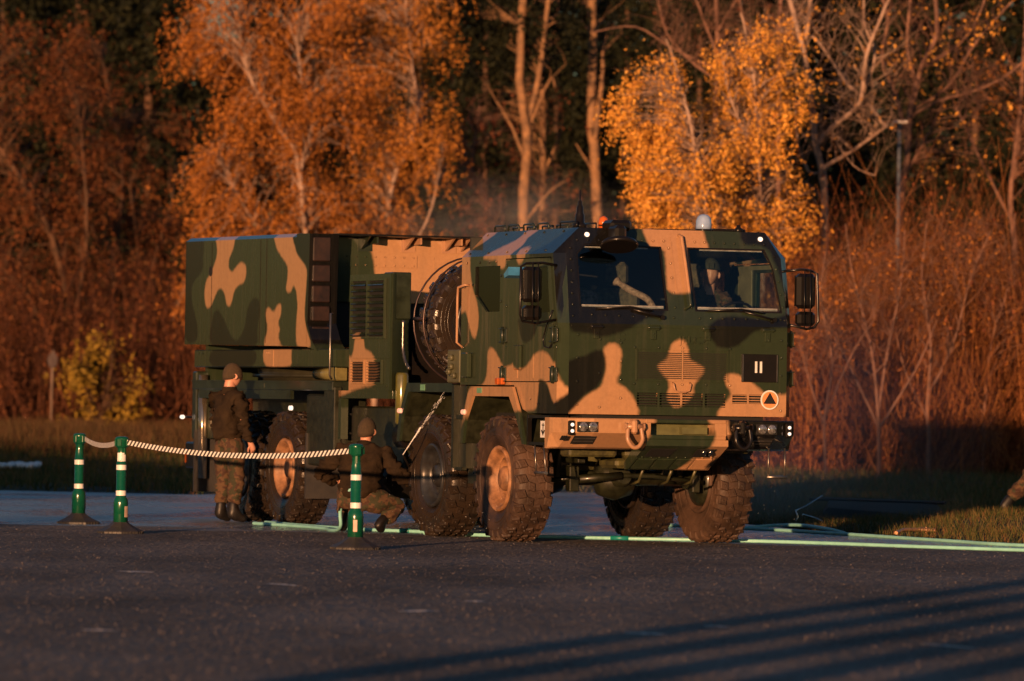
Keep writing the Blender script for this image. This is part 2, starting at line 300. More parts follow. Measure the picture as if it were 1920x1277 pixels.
SIDE={'tan':[[(-1.183,2.837),(-0.871,2.794),(-0.867,2.697),(-0.796,2.502),(-0.645,2.321),(-0.616,2.142),(-0.672,2.009),(-0.753,1.994),(-0.839,2.069),(-0.927,2.205),(-0.992,2.265),(-1.158,2.266)],[(-0.162,2.877),(0.198,2.87),(0.142,2.776),(0.106,2.696),(-0.033,2.668),(-0.134,2.7)],[(0.357,2.867),(0.593,2.862),(0.59,2.76),(0.521,2.711),(0.442,2.719),(0.38,2.779)],[(-0.488,1.533),(-0.37,1.637),(-0.359,1.844),(-0.261,1.903),(-0.117,1.844),(0.048,1.726),(0.169,1.711),(0.386,1.74),(0.526,1.682),(0.72,1.726),(0.911,1.827),(1.083,1.863),(1.277,1.826),(1.416,1.725),(1.538,1.525),(1.81,1.354),(1.393,1.352),(1.232,1.531),(1.076,1.588),(1.001,1.523),(0.895,1.291),(-0.781,1.219),(-1.092,0.798),(-1.3,0.794),(-0.94,1.099),(-0.751,1.473)],[(-1.057,3.063),(-0.769,3.057),(-0.867,2.954),(-1.089,2.854),(-1.252,2.804),(-1.544,2.809),(-1.381,2.905)],[(0.077,3.053),(0.334,3.047),(0.238,2.976),(0.301,2.901),(0.206,2.815),(0.248,2.755),(0.01,2.759),(-0.513,2.769),(-0.355,2.855),(-0.038,2.952)],[(-8.609,3.189),(-8.009,3.176),(-8.024,3.028),(-8.156,2.911),(-8.174,2.822),(-8.057,2.768),(-7.944,2.804),(-7.833,2.854),(-7.698,2.866),(-7.582,2.813),(-7.577,2.709),(-7.663,2.637),(-7.843,2.602),(-7.977,2.537),(-8.04,2.434),(-8.129,2.376),(-8.222,2.407),(-8.297,2.512),(-8.392,2.572),(-8.508,2.574),(-8.62,2.5),(-8.755,2.397),(-8.871,2.368),(-8.967,2.414),(-8.997,2.535),(-8.957,2.67),(-8.797,2.758),(-8.64,2.89),(-8.577,3.008)],[(-6.933,1.926),(-6.832,2.101),(-6.883,2.247),(-6.887,2.334),(-6.778,2.355),(-6.644,2.31),(-6.494,2.389),(-6.384,2.373),(-6.401,2.272),(-6.484,2.186),(-6.415,2.113),(-6.477,2.041),(-6.384,1.924)],[(-6.643,3.168),(-6.033,3.154),(-5.937,2.958),(-5.783,2.869),(-5.586,2.765),(-5.579,2.622),(-5.612,2.437),(-5.625,2.265),(-5.555,2.122),(-5.418,1.928),(-5.844,1.93),(-5.898,2.153),(-5.865,2.353),(-5.916,2.526),(-6.005,2.578),(-6.088,2.514),(-6.174,2.508),(-6.242,2.559),(-6.204,2.674),(-6.21,2.79),(-6.388,2.894),(-6.568,2.999)],[(-6.933,1.919),(-6.123,1.916),(-6.067,1.823),(-6.113,1.716),(-6.856,1.71)],[(-4.618,2.045),(-4.476,2.086),(-4.372,2.044),(-4.303,1.903),(-4.218,1.819),(-4.117,1.847),(-4.044,2.014),(-3.926,2.083),(-3.802,2.027),(-3.735,1.887),(-3.594,1.873),(-3.267,1.693),(-3.341,1.569),(-3.497,1.513),(-3.897,1.484),(-4.383,1.416),(-4.588,1.415),(-4.456,1.665),(-4.465,1.861)]],'blk':[[(0.504,2.193),(0.973,2.189),(0.977,2.087),(0.865,1.987),(0.672,1.937),(0.552,1.988),(0.501,2.091)],[(1.002,1.516),(1.076,1.581),(1.233,1.524),(1.393,1.366),(1.578,1.482),(1.868,1.782),(2.168,1.753),(2.194,1.13),(1.057,1.118)],[(1.54,2.844),(2.123,2.832),(2.155,2.051),(1.78,2.082),(1.565,2.241)],[(1.207,3.049),(1.775,3.036),(1.787,2.757),(0.717,2.776),(0.982,2.916)],[(-9.89,3.201),(-9.101,3.184),(-9.065,2.942),(-9.081,2.792),(-9.336,2.69),(-9.45,2.601),(-9.417,2.419),(-9.29,2.267),(-9.211,2.115),(-9.276,1.995),(-9.586,1.996),(-9.84,2.271)],[(-8.684,1.932),(-8.701,2.262),(-8.612,2.336),(-8.472,2.335),(-8.282,2.229),(-8.09,2.079),(-7.904,2.011),(-7.724,2.047),(-7.594,2.164),(-7.513,2.34),(-7.383,2.442),(-7.228,2.47),(-7.114,2.424),(-7.086,2.307),(-7.166,2.132),(-7.267,1.927)],[(-6.033,3.154),(-5.371,3.14),(-5.348,2.662),(-5.313,1.949),(-5.555,2.122),(-5.617,2.265),(-5.579,2.622),(-5.586,2.765),(-5.783,2.869),(-5.937,2.958)],[(-8.637,1.917),(-7.356,1.913),(-7.346,1.716),(-8.72,1.717)]]}
FRONT={'tan':[[(-0.291,3.15),(0.24,3.154),(0.345,2.961),(0.358,2.817),(0.179,2.802),(0.184,2.493),(0.084,2.44),(-0.095,2.472),(-0.102,2.846),(-0.23,2.843)],[(-0.682,1.947),(-0.598,1.887),(-0.611,1.657),(-0.648,1.58),(-0.48,1.455),(-0.448,1.2),(-1.165,1.19),(-0.95,1.448),(-0.813,1.526),(-0.761,1.705),(-0.791,1.858),(-0.737,1.935)],[(-0.016,1.99),(0.068,1.976),(0.097,1.9),(0.127,1.798),(0.268,1.723),(0.214,1.62),(0.159,1.542),(0.15,1.439),(-0.016,1.334),(-0.118,1.435),(-0.092,1.563),(-0.178,1.664),(-0.224,1.74),(-0.124,1.809),(-0.093,1.922)],[(0.483,1.65),(0.578,1.677),(0.719,1.628),(0.833,1.552),(0.948,1.477),(1.259,1.492),(1.261,1.394),(1.094,1.221),(0.417,1.212),(0.553,1.471),(0.507,1.547)]],'blk':[[(-1.26,3.174),(-0.497,3.144),(-0.48,2.837),(-0.136,2.255),(-0.33,2.19),(-0.468,2.11),(-0.633,2.04),(-0.799,2.001),(-0.938,2.034),(-1.188,2.157)],[(0.299,2.099),(0.403,1.931),(0.572,1.924),(0.684,1.988),(0.795,2.083),(1.02,2.124),(1.303,2.181),(1.351,2.726),(1.032,3.132),(0.732,3.109),(0.752,2.928),(1.008,2.873),(1.132,2.255),(0.567,2.233),(0.399,2.189)],[(-1.229,1.697),(-0.956,1.829),(-0.847,1.882),(-0.774,1.848),(-0.761,1.705),(-0.83,1.526),(-0.977,1.437),(-1.221,1.215)],[(1.094,1.221),(1.261,1.394),(1.264,1.223)]]}
BUMP={'tan':[[(-1.572,1.287),(-0.392,1.304),(-0.452,0.957),(-0.661,0.893),(-1.565,0.883)],[(0.22,1.26),(0.46,1.26),(0.5,1.0),(0.5,0.68),(0.1,0.68),(0.2,0.88),(0.28,1.0),(0.3,1.1)]],'blk':[[(0.5,1.317),(1.373,1.33),(1.383,0.763),(0.509,0.753),(0.368,0.803),(0.489,0.958)]]}
BOXF={'tan':[[(-.55,3.4),(-.42,2.95),(-.36,2.6),(-.25,2.3),(1.5,2.3),(1.5,3.4)]],'blk':[[(-1.5,1.6),(-.95,1.6),(-.95,3.4),(-1.5,3.4)]]}
TREES={'left_a':(-12.28,162,[([(0.03,0.04),(-0.24,2.93),(-0.47,4.74),(-0.86,6.11),(-1.45,7.16),(-2.39,8.51),(-3.32,9.56)],0.106,0.046),([(-0.06,1.11),(-1.4,4.12),(-2.64,5.32)],0.076,0.03),([(-0.24,2.93),(0.24,5.82),(0.04,8.86)],0.061,0.023)],[(-3.66,11.69),(-1.54,12.18),(-0.78,11.96),(-0.15,10.98),(0.48,9.62),(0.66,7.65),(0.55,5.37),(0.74,2.94),(0.63,0.81),(-3.47,0.6)]),'left_b':(-11.09,168,[([(0.03,0.02),(-0.16,2.07),(-0.65,3.32),(-0.46,6.0),(-0.42,8.37),(-1.02,11.19)],0.094,0.031),([(-0.16,2.07),(0.65,5.55),(1.1,7.13)],0.063,0.024),([(0.02,1.12),(0.2,4.28),(-0.17,7.58)],0.063,0.024)],[(-2.28,11.02),(-1.82,11.97),(-1.04,12.3),(0.0,11.37),(0.42,9.96),(0.79,8.7),(1.09,7.6),(1.35,6.34),(1.38,4.3),(1.5,2.09),(1.36,0.52),(-1.47,0.47),(-1.71,5.19)]),'weep_a':(-4.84,140,[([(0.16,0.05),(-0.04,2.81),(-0.25,5.43),(-0.48,7.26),(-0.88,7.91),(-1.29,8.57),(-1.7,9.35),(-1.91,10.39)],0.105,0.039),([(-0.25,5.43),(-0.39,6.87),(-0.22,7.66),(-0.1,8.39),(-0.31,8.78),(-0.53,10.02)],0.079,0.039),([(-0.17,4.64),(-1.5,5.67),(-2.32,7.23)],0.052,0.026)],[(-3.35,10.11),(-3.04,10.9),(-2.26,11.44),(-0.56,11.99),(0.63,11.75),(1.04,10.44),(0.81,8.6),(1.12,5.98),(1.43,3.09),(-2.24,2.77),(-3.19,4.33),(-3.21,5.91),(-3.03,6.83),(-2.58,7.49),(-2.47,8.28),(-3.14,9.19)]),'weep_b':(-3.34,143,[([(-0.1,0.05),(-0.08,2.86),(0.14,5.55),(0.32,6.89),(0.65,7.57),(0.86,8.38),(0.83,9.05),(0.67,10.25),(0.51,11.73)],0.107,0.054),([(0.03,4.21),(1.15,5.83),(1.52,7.45)],0.054,0.027)],[(-1.37,12.24),(1.45,12.15),(1.67,10.67),(1.09,9.46),(1.31,8.25),(1.52,7.58),(1.27,6.64),(1.01,5.83),(1.58,3.96),(1.46,2.75),(-2.02,2.7),(-1.54,6.06),(-1.04,8.08),(-1.6,9.81)]),'pole_a':(2.26,150,[([(0.09,-0.2),(0.01,3.59),(-0.06,6.12),(-0.16,7.81),(-0.28,9.22),(-0.25,10.63),(-0.31,12.6)],0.155,0.112),([(-0.18,8.37),(-0.01,9.78),(0.01,10.63)],0.084,0.042),([(-0.11,7.39),(-0.66,8.23)],0.042,0.014)],[(-1.01,12.59),(0.54,12.61),(0.42,11.2),(0.29,10.78),(-0.85,11.18)]),'pole_b':(0.36,146,[([(0.11,-0.19),(-0.02,3.5),(-0.11,6.24),(-0.07,8.16),(-0.26,9.66),(-0.23,12.27)],0.164,0.096),([(-0.1,7.61),(-0.44,8.43),(-0.86,9.11)],0.055,0.021),([(-0.1,5.97),(0.54,6.8),(0.95,7.08)],0.041,0.016),([(-0.09,8.43),(0.22,9.81),(0.46,12.01)],0.082,0.055),([(-0.07,8.3),(0.5,9.68),(0.64,9.47)],0.041,0.021)],[(-1.74,12.24),(0.87,12.29),(0.75,10.91),(0.35,9.95),(-0.74,9.93),(-1.57,10.19),(-1.92,11.14)]),'pole_c':(0.8,149,[([(0.12,-0.22),(0.01,3.55),(-0.06,6.07),(-0.06,8.45),(-0.13,9.7),(-0.23,11.1)],0.112,0.056),([(-0.05,7.33),(0.44,8.59)],0.042,0.014)],[(-1.33,9.96),(0.49,9.99),(0.81,7.76),(0.41,6.08),(-0.84,5.92),(-1.7,7.3),(-2.01,8.83)]),'pole_d':(-0.54,147,[([(0.45,-0.21),(0.17,4.61),(0.01,5.99),(-0.5,7.22),(-0.57,7.63),(-0.39,9.01)],0.069,0.028),([(-0.5,7.22),(-1.06,8.18),(-1.48,8.72)],0.041,0.014)],[(-1.22,9.69),(0.02,9.57),(0.32,7.92),(0.08,5.99),(-1.02,5.83),(-1.46,7.2)]),'gold_a':(3.69,106,[([(0.23,-0.01),(0.03,3.37),(-0.13,4.93),(-0.25,5.55),(-0.45,6.54),(-0.58,7.04),(-0.77,7.73),(-0.94,8.13)],0.05,0.02)],[(-1.11,8.22),(-0.89,8.27),(-0.49,7.63),(-0.08,7.04),(0.14,5.95),(0.26,4.46),(-0.14,4.26),(-1.34,4.74),(-1.53,5.63),(-1.72,5.92),(-1.51,6.23),(-1.37,6.63),(-1.65,6.87),(-1.47,7.02),(-1.28,7.22),(-1.43,7.72)]),'gold_b':(4.67,108,[([(0.13,-0.02),(0.05,3.42),(-0.0,4.74),(-0.08,6.05),(-0.16,7.27),(-0.3,8.18),(-0.46,8.78)],0.051,0.02),([(-0.08,6.05),(-0.59,7.06),(-0.8,7.97)],0.03,0.01)],[(-0.86,8.57),(-0.51,8.72),(-0.2,8.48),(0.26,8.29),(0.21,7.78),(0.63,7.28),(0.74,6.77),(0.73,5.86),(0.76,5.05),(0.98,4.35),(-1.25,4.31),(-1.38,6.03),(-1.2,7.25),(-1.0,7.86)]),'bare_a':(6.16,112,[([(0.1,-0.05),(-0.02,3.1),(-0.04,4.46),(-0.06,5.72),(-0.24,6.56),(-0.33,7.29),(-0.5,8.34),(-0.75,9.18),(-0.92,9.81)],0.084,0.052),([(-0.05,5.62),(-0.12,6.04),(0.5,6.45),(1.12,6.92)],0.052,0.031),([(-0.19,6.56),(0.07,6.88),(0.61,7.41),(0.7,8.26),(0.96,9.0),(1.29,9.84)],0.063,0.031),([(1.14,6.9),(0.75,7.42),(0.37,7.78),(0.05,8.25),(-0.27,8.66),(-0.5,8.76)],0.042,0.021),([(-0.5,8.34),(-0.43,8.97),(-0.34,9.82)],0.063,0.042),([(-0.04,6.04),(-0.33,5.98),(-0.5,6.24),(-0.66,6.87),(-0.66,7.92),(-0.9,8.44)],0.031,0.016),([(0.61,7.41),(0.89,8.26),(0.67,8.99),(0.66,9.73)],0.031,0.021),([(0.5,6.45),(0.07,6.77),(0.5,6.15),(0.93,5.95)],0.021,0.01)],[(-0.81,9.39),(1.29,9.42),(1.54,6.9),(0.51,5.94),(-0.53,4.87)]),'bare_b':(8.09,118,[([(-0.08,-0.1),(-0.07,3.21),(-0.08,5.65),(0.04,6.54),(0.08,7.53),(0.34,8.54),(0.61,9.2),(0.54,10.31)],0.088,0.044),([(0.04,6.98),(-0.2,7.86),(-0.49,8.63),(-0.39,9.52),(-0.68,10.29)],0.055,0.033),([(0.18,8.2),(0.01,8.97),(0.1,10.3)],0.044,0.033),([(0.05,7.42),(0.69,7.77),(1.46,8.0),(2.01,8.28),(2.61,8.79)],0.039,0.022),([(0.32,8.48),(1.0,8.88),(1.44,9.44),(1.76,10.33)],0.044,0.022),([(-0.06,6.09),(0.37,6.87),(0.69,7.54)],0.033,0.017),([(0.08,7.53),(0.9,8.1),(1.44,9.0),(2.21,9.89)],0.033,0.017)],[(-0.67,9.85),(2.2,10.12),(2.23,8.34),(1.8,7.78),(1.7,7.01),(1.04,6.55),(0.05,6.09),(-0.4,6.75)]),'bare_c':(10.67,121,[([(0.03,-0.1),(0.02,4.44),(-0.11,5.8),(0.08,7.84),(0.16,10.12)],0.068,0.045),([(-0.05,5.34),(-0.75,6.69),(-1.22,7.71),(-1.33,7.76)],0.034,0.017),([(-0.06,6.36),(0.25,8.07)],0.034,0.023)],[(-0.33,8.97),(0.35,9.1),(0.94,7.86),(0.5,6.37),(-0.42,7.38),(-0.76,7.72)]),'bare_d':(4.58,125,[([(-0.02,-0.25),(-0.11,5.61),(-0.19,7.95),(-0.17,9.36),(-0.23,10.77)],0.082,0.059),([(-0.18,8.54),(-0.81,9.0),(-1.29,9.58),(-1.54,10.51)],0.047,0.023),([(-0.19,8.77),(-1.17,9.23),(-1.99,9.68),(-2.93,9.55)],0.035,0.018),([(-0.17,9.12),(-0.47,9.82),(-0.84,10.76)],0.047,0.023),([(-0.18,9.59),(0.22,10.3),(0.45,10.78)],0.035,0.023)],[(-2.13,10.62),(0.8,10.66),(0.82,9.61),(-0.22,8.77),(-2.1,9.09)]),'bare_e':(5.89,123,[([(-0.02,-0.21),(-0.19,6.71),(-0.2,9.02),(-0.23,9.83),(-0.13,10.64)],0.081,0.046),([(-0.22,8.91),(-0.92,9.59),(-1.17,10.62)],0.035,0.023)],[(-0.94,10.51),(0.22,10.41),(0.24,9.26),(-0.69,9.13)]),'shrub':(-10.95,150,[([(0.03,0.15),(-0.06,1.13),(-0.42,1.97)],0.042,0.014),([(0.06,0.29),(0.29,1.42),(0.48,2.55)],0.042,0.014)],[(-0.93,0.55),(-1.01,1.68),(-0.78,2.38),(-0.3,2.81),(0.48,3.0),(0.77,2.27),(1.15,1.99),(1.17,1.15),(1.01,0.58)]),'scrub_a':(6.43,100,[([(0.05,0.3),(0.02,1.42),(-0.15,2.55),(-0.45,3.67),(-0.6,4.6)],0.047,0.014),([(0.02,1.24),(0.18,2.36),(0.4,3.49),(0.48,4.53)],0.037,0.011),([(0.03,1.05),(-0.42,1.98),(-0.9,2.91),(-1.1,3.66)],0.033,0.009),([(0.06,1.05),(0.7,2.09),(1.06,2.94)],0.033,0.009)],[(-1.21,4.5),(0.66,4.81),(1.15,3.32),(0.89,2.0),(-0.8,1.97),(-1.38,3.28)]),'scrub_b':(7.39,101,[([(0.04,0.3),(0.01,1.44),(0.04,2.58),(-0.12,3.71),(-0.06,4.66)],0.057,0.014),([(0.02,1.63),(0.46,2.58),(0.73,3.72),(1.1,4.58)],0.038,0.011),([(0.03,1.16),(-0.38,2.0),(-0.58,2.76)],0.028,0.009)],[(-0.61,4.55),(1.19,4.87),(1.31,3.35),(0.85,2.21),(-0.48,2.19)]),'scrub_c':(8.47,102,[([(-0.0,0.21),(0.01,1.26),(0.13,2.61),(0.45,3.76),(0.53,4.91)],0.048,0.014),([(0.01,1.26),(-0.29,2.22),(-0.45,3.36),(-0.75,4.5)],0.038,0.011)],[(-0.85,4.69),(0.67,5.1),(0.8,3.0),(-0.44,2.41)]),'scrub_d':(5.44,99,[([(0.05,0.3),(0.02,1.22),(0.14,2.15),(-0.07,3.26),(0.01,4.1)],0.037,0.011),([(0.03,1.04),(-0.23,1.78),(-0.43,2.52)],0.028,0.009),([(0.03,1.22),(0.5,2.34),(0.87,2.91)],0.028,0.009)],[(-0.45,4.0),(0.47,4.29),(0.96,2.91),(0.51,1.97),(-0.42,2.14)])}
# ================================================================ SETTING
def sstep(a, b, x): t = np.clip((x-a)/(b-a), 0, 1); return t*t*(3-2*t)
ASPH = [(-80, -60), (80, -60), (80, 48), (9, 52.5), (5.4, 57.2), (4.2, 60.6), (3.3, 63.2), (2.7, 66), (2.3, 75), (1.6, 88), (0, 86.5), (-4.5, 80), (-7.3, 81), (-30, 84), (-80, 86)]
def polysd(x, y, P):
    P = np.array(P, float); A = P; B = np.roll(P, -1, 0); d = B-A; x = x[:, None]; y = y[:, None]
    t = np.clip(((x-A[:, 0])*d[:, 0]+(y-A[:, 1])*d[:, 1])/((d**2).sum(1)), 0, 1)
    dist = np.sqrt(((x-A[:, 0]-t*d[:, 0])**2+(y-A[:, 1]-t*d[:, 1])**2).min(1))
    ins = (((A[:, 1] > y) != (B[:, 1] > y)) & (x < (B[:, 0]-A[:, 0])*(y-A[:, 1])/(B[:, 1]-A[:, 1]+1e-12)+A[:, 0])).sum(1) % 2 == 1
    return np.where(ins, -dist, dist)
def gz(x, y):
    x = np.asarray(x, float).ravel(); y = np.asarray(y, float).ravel()
    out = np.zeros(len(x)); 
    for k in range(0, len(x), 20000):
        s_ = slice(k, k+20000); X = x[s_]; Y = y[s_]; d = polysd(X, Y, ASPH)
        z = np.where(d < 0, -.03, -.03+.06*sstep(0, .7, d))+sstep(85, 125, Y)*.42
        z += sstep(0, 1.2, d)*(np.exp(-((X-6.4)/1.5)**2-((Y-63.5)/3.2)**2)*.16+.035*np.sin(X*1.9+Y*.7)*np.cos(Y*.45)+.02*np.sin(X*4.1-Y*1.3))
        out[s_] = z
    return out
gx = np.unique(np.concatenate([np.linspace(-1500, -60, 14), np.arange(-60, -14, 2.), np.arange(-14, 14, .4), np.arange(14, 60, 2.), np.linspace(60, 1500, 14)]))
gy = np.unique(np.concatenate([np.linspace(-1500, -60, 12), np.arange(-60, 50, 5.), np.arange(50, 92, .5), np.arange(92, 200, 2.), np.linspace(200, 2500, 14)]))
GX, GY = np.meshgrid(gx, gy); nx, ny = len(gx), len(gy)
V = np.stack([GX.ravel(), GY.ravel(), gz(GX, GY)], 1)
ii = (np.arange(ny-1)[:, None]*nx+np.arange(nx-1)[None]).ravel(); Fq = np.stack([ii, ii+1, ii+nx+1, ii+nx], 1)
mg = mat('grassy_soil', (.030, .034, .014), .95, col2=(.022, .014, .007), scale=.9, bump=.05, bscale=9)
tag(npmesh('ground', V, Fq, mg, smooth=True), 'dark grassy ground', kind='structure')
# asphalt: fine stone chippings, wet and glossy where the truck is being washed
ma = bpy.data.materials.new('asphalt'); ma.use_nodes = True; nt = ma.node_tree; L = nt.links.new; b = nt.nodes['Principled BSDF']
tc = N(nt, 'ShaderNodeTexCoord')
vo = N(nt, 'ShaderNodeTexVoronoi', ins={'Scale': 55}); L(tc.outputs['Object'], vo.inputs['Vector'])
nf = N(nt, 'ShaderNodeTexNoise', ins={'Scale': 30, 'Detail': 5, 'Roughness': .8}); L(tc.outputs['Object'], nf.inputs['Vector'])
mpl = N(nt, 'ShaderNodeMapping'); mpl.inputs['Scale'].default_value = (1, .35, 1); L(tc.outputs['Object'], mpl.inputs[0])
nl_ = N(nt, 'ShaderNodeTexNoise', ins={'Scale': .55, 'Detail': 6, 'Roughness': .6}); L(mpl.outputs[0], nl_.inputs['Vector'])
r1 = N(nt, 'ShaderNodeValToRGB'); e = r1.color_ramp.elements; e[0].position = .3; e[0].color = (.055, .053, .052, 1); e[1].position = .75; e[1].color = (.28, .245, .225, 1); L(nf.outputs[0], r1.inputs[0])
r2 = N(nt, 'ShaderNodeMapRange', ins={1: .3, 2: .72, 3: .45, 4: 1.45}); L(nl_.outputs[0], r2.inputs[0])
sc_ = N(nt, 'ShaderNodeVectorMath', operation='SCALE'); L(r1.outputs[0], sc_.inputs[0]); L(r2.outputs[0], sc_.inputs['Scale'])
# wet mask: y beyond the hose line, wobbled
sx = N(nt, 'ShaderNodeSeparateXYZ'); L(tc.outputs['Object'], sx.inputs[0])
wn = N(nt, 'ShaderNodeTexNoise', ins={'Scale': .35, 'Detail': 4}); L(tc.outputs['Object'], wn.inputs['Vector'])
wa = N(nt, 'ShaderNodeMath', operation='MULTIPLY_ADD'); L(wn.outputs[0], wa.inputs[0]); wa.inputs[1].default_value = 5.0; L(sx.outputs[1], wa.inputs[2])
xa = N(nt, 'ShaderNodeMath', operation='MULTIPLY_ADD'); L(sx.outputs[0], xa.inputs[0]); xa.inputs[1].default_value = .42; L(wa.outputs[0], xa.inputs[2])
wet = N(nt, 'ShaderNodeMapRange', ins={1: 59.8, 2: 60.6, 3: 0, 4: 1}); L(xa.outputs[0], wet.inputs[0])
wf = N(nt, 'ShaderNodeTexNoise', ins={'Scale': .8, 'Detail': 3}); L(mpl.outputs[0], wf.inputs['Vector'])
wr = N(nt, 'ShaderNodeMapRange', ins={1: .4, 2: .6, 3: .10, 4: .34}); L(wf.outputs[0], wr.inputs[0])
rm = N(nt, 'ShaderNodeMix', data_type='FLOAT'); rm.inputs[2].default_value = .8; L(wet.outputs[0], rm.inputs[0]); L(wr.outputs[0], rm.inputs[3]); L(rm.outputs[0], b.inputs['Roughness'])
dk = N(nt, 'ShaderNodeMix', data_type='RGBA'); L(wet.outputs[0], dk.inputs[0]); L(sc_.outputs[0], dk.inputs[6]); dk.inputs[7].default_value = (.19, .25, .30, 1); L(dk.outputs[2], b.inputs['Base Color'])  # pale blue of the wet part stands in for reflected sky
ws = N(nt, 'ShaderNodeMapRange', ins={1: 0, 2: 1, 3: .25, 4: 1.0}); L(wet.outputs[0], ws.inputs[0]); L(ws.outputs[0], b.inputs['Specular IOR Level'])
bs = N(nt, 'ShaderNodeMapRange', ins={1: 0, 2: 1, 3: 1.0, 4: .35}); L(wet.outputs[0], bs.inputs[0])
bh = N(nt, 'ShaderNodeMath', operation='SUBTRACT'); L(nf.outputs[0], bh.inputs[0]); L(vo.outputs[0], bh.inputs[1])
bp = N(nt, 'ShaderNodeBump', ins={'Distance': .014}); # chippings tilt the surface every which way: facet normals from a cell pattern
vc_ = N(nt, 'ShaderNodeTexVoronoi', ins={'Scale': 42}); L(tc.outputs['Object'], vc_.inputs['Vector'])
kk = N(nt, 'ShaderNodeMapRange', ins={1: 0, 2: 1, 3: 2.3, 4: .8}); L(wet.outputs[0], kk.inputs[0])
v1 = N(nt, 'ShaderNodeVectorMath', operation='SUBTRACT'); L(vc_.outputs['Color'], v1.inputs[0]); v1.inputs[1].default_value = (.5, .5, .5)
v2 = N(nt, 'ShaderNodeVectorMath', operation='SCALE'); L(v1.outputs[0], v2.inputs[0]); L(kk.outputs[0], v2.inputs['Scale'])
v3 = N(nt, 'ShaderNodeVectorMath', operation='MULTIPLY'); L(v2.outputs[0], v3.inputs[0]); v3.inputs[1].default_value = (1, 1, 0)
v4 = N(nt, 'ShaderNodeVectorMath', operation='ADD'); L(v3.outputs[0], v4.inputs[0]); v4.inputs[1].default_value = (0, 0, 1)
v5 = N(nt, 'ShaderNodeVectorMath', operation='NORMALIZE'); L(v4.outputs[0], v5.inputs[0]); L(v5.outputs[0], b.inputs['Normal'])
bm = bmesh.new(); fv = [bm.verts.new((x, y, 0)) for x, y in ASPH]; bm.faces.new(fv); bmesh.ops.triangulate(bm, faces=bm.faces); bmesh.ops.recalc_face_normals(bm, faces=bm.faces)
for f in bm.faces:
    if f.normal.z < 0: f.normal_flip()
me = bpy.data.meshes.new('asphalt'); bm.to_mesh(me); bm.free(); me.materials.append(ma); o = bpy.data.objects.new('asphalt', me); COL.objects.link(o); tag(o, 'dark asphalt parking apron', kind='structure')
# loose grit
rg = np.random.default_rng(3); n = 26000
Y = 24+(rg.random(n)**1.6)*36; X = (rg.random(n)*2-1)*(Y*.095+.3); s = .0020+rg.random(n)**4*.0075
base = np.array([(1, 0, 0), (-.5, .87, 0), (-.5, -.87, 0), (0, 0, 1.1)]); a = rg.random(n)*6.28
Vv = np.zeros((n, 4, 3)); ca, sa = np.cos(a), np.sin(a)
for k in range(4):
    Vv[:, k, 0] = X+(base[k, 0]*ca-base[k, 1]*sa)*s; Vv[:, k, 1] = Y+(base[k, 0]*sa+base[k, 1]*ca)*s; Vv[:, k, 2] = .0005+base[k, 2]*s*(.7+rg.random(n)*.6)
i4 = np.arange(n)[:, None]*4; Fq = np.concatenate([i4+np.array([0, 1, 3]), i4+np.array([1, 2, 3]), i4+np.array([2, 0, 3])])
tag(npmesh('loose_grit', Vv.reshape(-1, 3), Fq, mat('grit', (.42, .34, .29), .6, col2=(.12, .10, .09), scale=8)), 'loose pale grit on the asphalt', 'grit', kind='stuff')
# worn paint scuffs and the thin seam line on the asphalt
mk = MB(); rr = random.Random(5)
for (x0, y0, x1, y1, wd) in [(-.71, 36.62, -.44, 36.74, .12), (-.30, 38.68, -.15, 38.64, .12), (-1.77, 41.71, -1.50, 41.3, .12), (-3.03, 44.08, -2.73, 43.96, .12), (-2.47, 32.9, -2.23, 32.84, .08), (2.38, 32.84, 2.66, 32.3, .1), (.68, 33.76, .94, 33.56, .12), (1.2, 35, 1.36, 34.9, .1)]:
    m_ = 9; up = []; dn = []
    for i in range(m_):
        t = i/(m_-1); x = x0+(x1-x0)*t; y = y0+(y1-y0)*t; h = wd*1.5*math.sin(math.pi*(t*.9+.05))*(.5+rr.random()*.6)
        up.append((x, y+h, .004)); dn.append((x, y-h*.8, .004))
    V = up+dn; mk.add(V, [(i, m_+i, m_+i+1, i+1) for i in range(m_-1)])
for (x0, y0, x1, y1) in [(2.55, 48.96, 4.6, 42.8), (.2, 53.2, 1.9, 50.4)]:
    for i in range(40):
        t = i/40; t2 = t+.02; 
        if rr.random() < .85:
            w_ = .02; mk.add([(x0+(x1-x0)*t, y0+(y1-y0)*t-w_, .004), (x0+(x1-x0)*t2, y0+(y1-y0)*t2-w_, .004), (x0+(x1-x0)*t2, y0+(y1-y0)*t2+w_, .004), (x0+(x1-x0)*t, y0+(y1-y0)*t+w_, .004)], [(0, 1, 2, 3)])
wp = mat('worn_paint', (.92, .84, .80), .7, col2=(.5, .44, .40), scale=22); nt = wp.node_tree; L = nt.links.new
tcw = N(nt, 'ShaderNodeTexCoord'); a1 = N(nt, 'ShaderNodeTexVoronoi', ins={'Scale': 42}); L(tcw.outputs['Object'], a1.inputs['Vector'])
a2 = N(nt, 'ShaderNodeVectorMath', operation='SUBTRACT'); L(a1.outputs['Color'], a2.inputs[0]); a2.inputs[1].default_value = (.5, .5, .5)
a3 = N(nt, 'ShaderNodeVectorMath', operation='MULTIPLY'); L(a2.outputs[0], a3.inputs[0]); a3.inputs[1].default_value = (2, 2, 0)
a4 = N(nt, 'ShaderNodeVectorMath', operation='ADD'); L(a3.outputs[0], a4.inputs[0]); a4.inputs[1].default_value = (0, 0, 1)
a5 = N(nt, 'ShaderNodeVectorMath', operation='NORMALIZE'); L(a4.outputs[0], a5.inputs[0]); L(a5.outputs[0], nt.nodes['Principled BSDF'].inputs['Normal'])
tag(mk.build('road_marking', wp, fix=False), 'worn pale scuffs on asphalt', kind='structure')

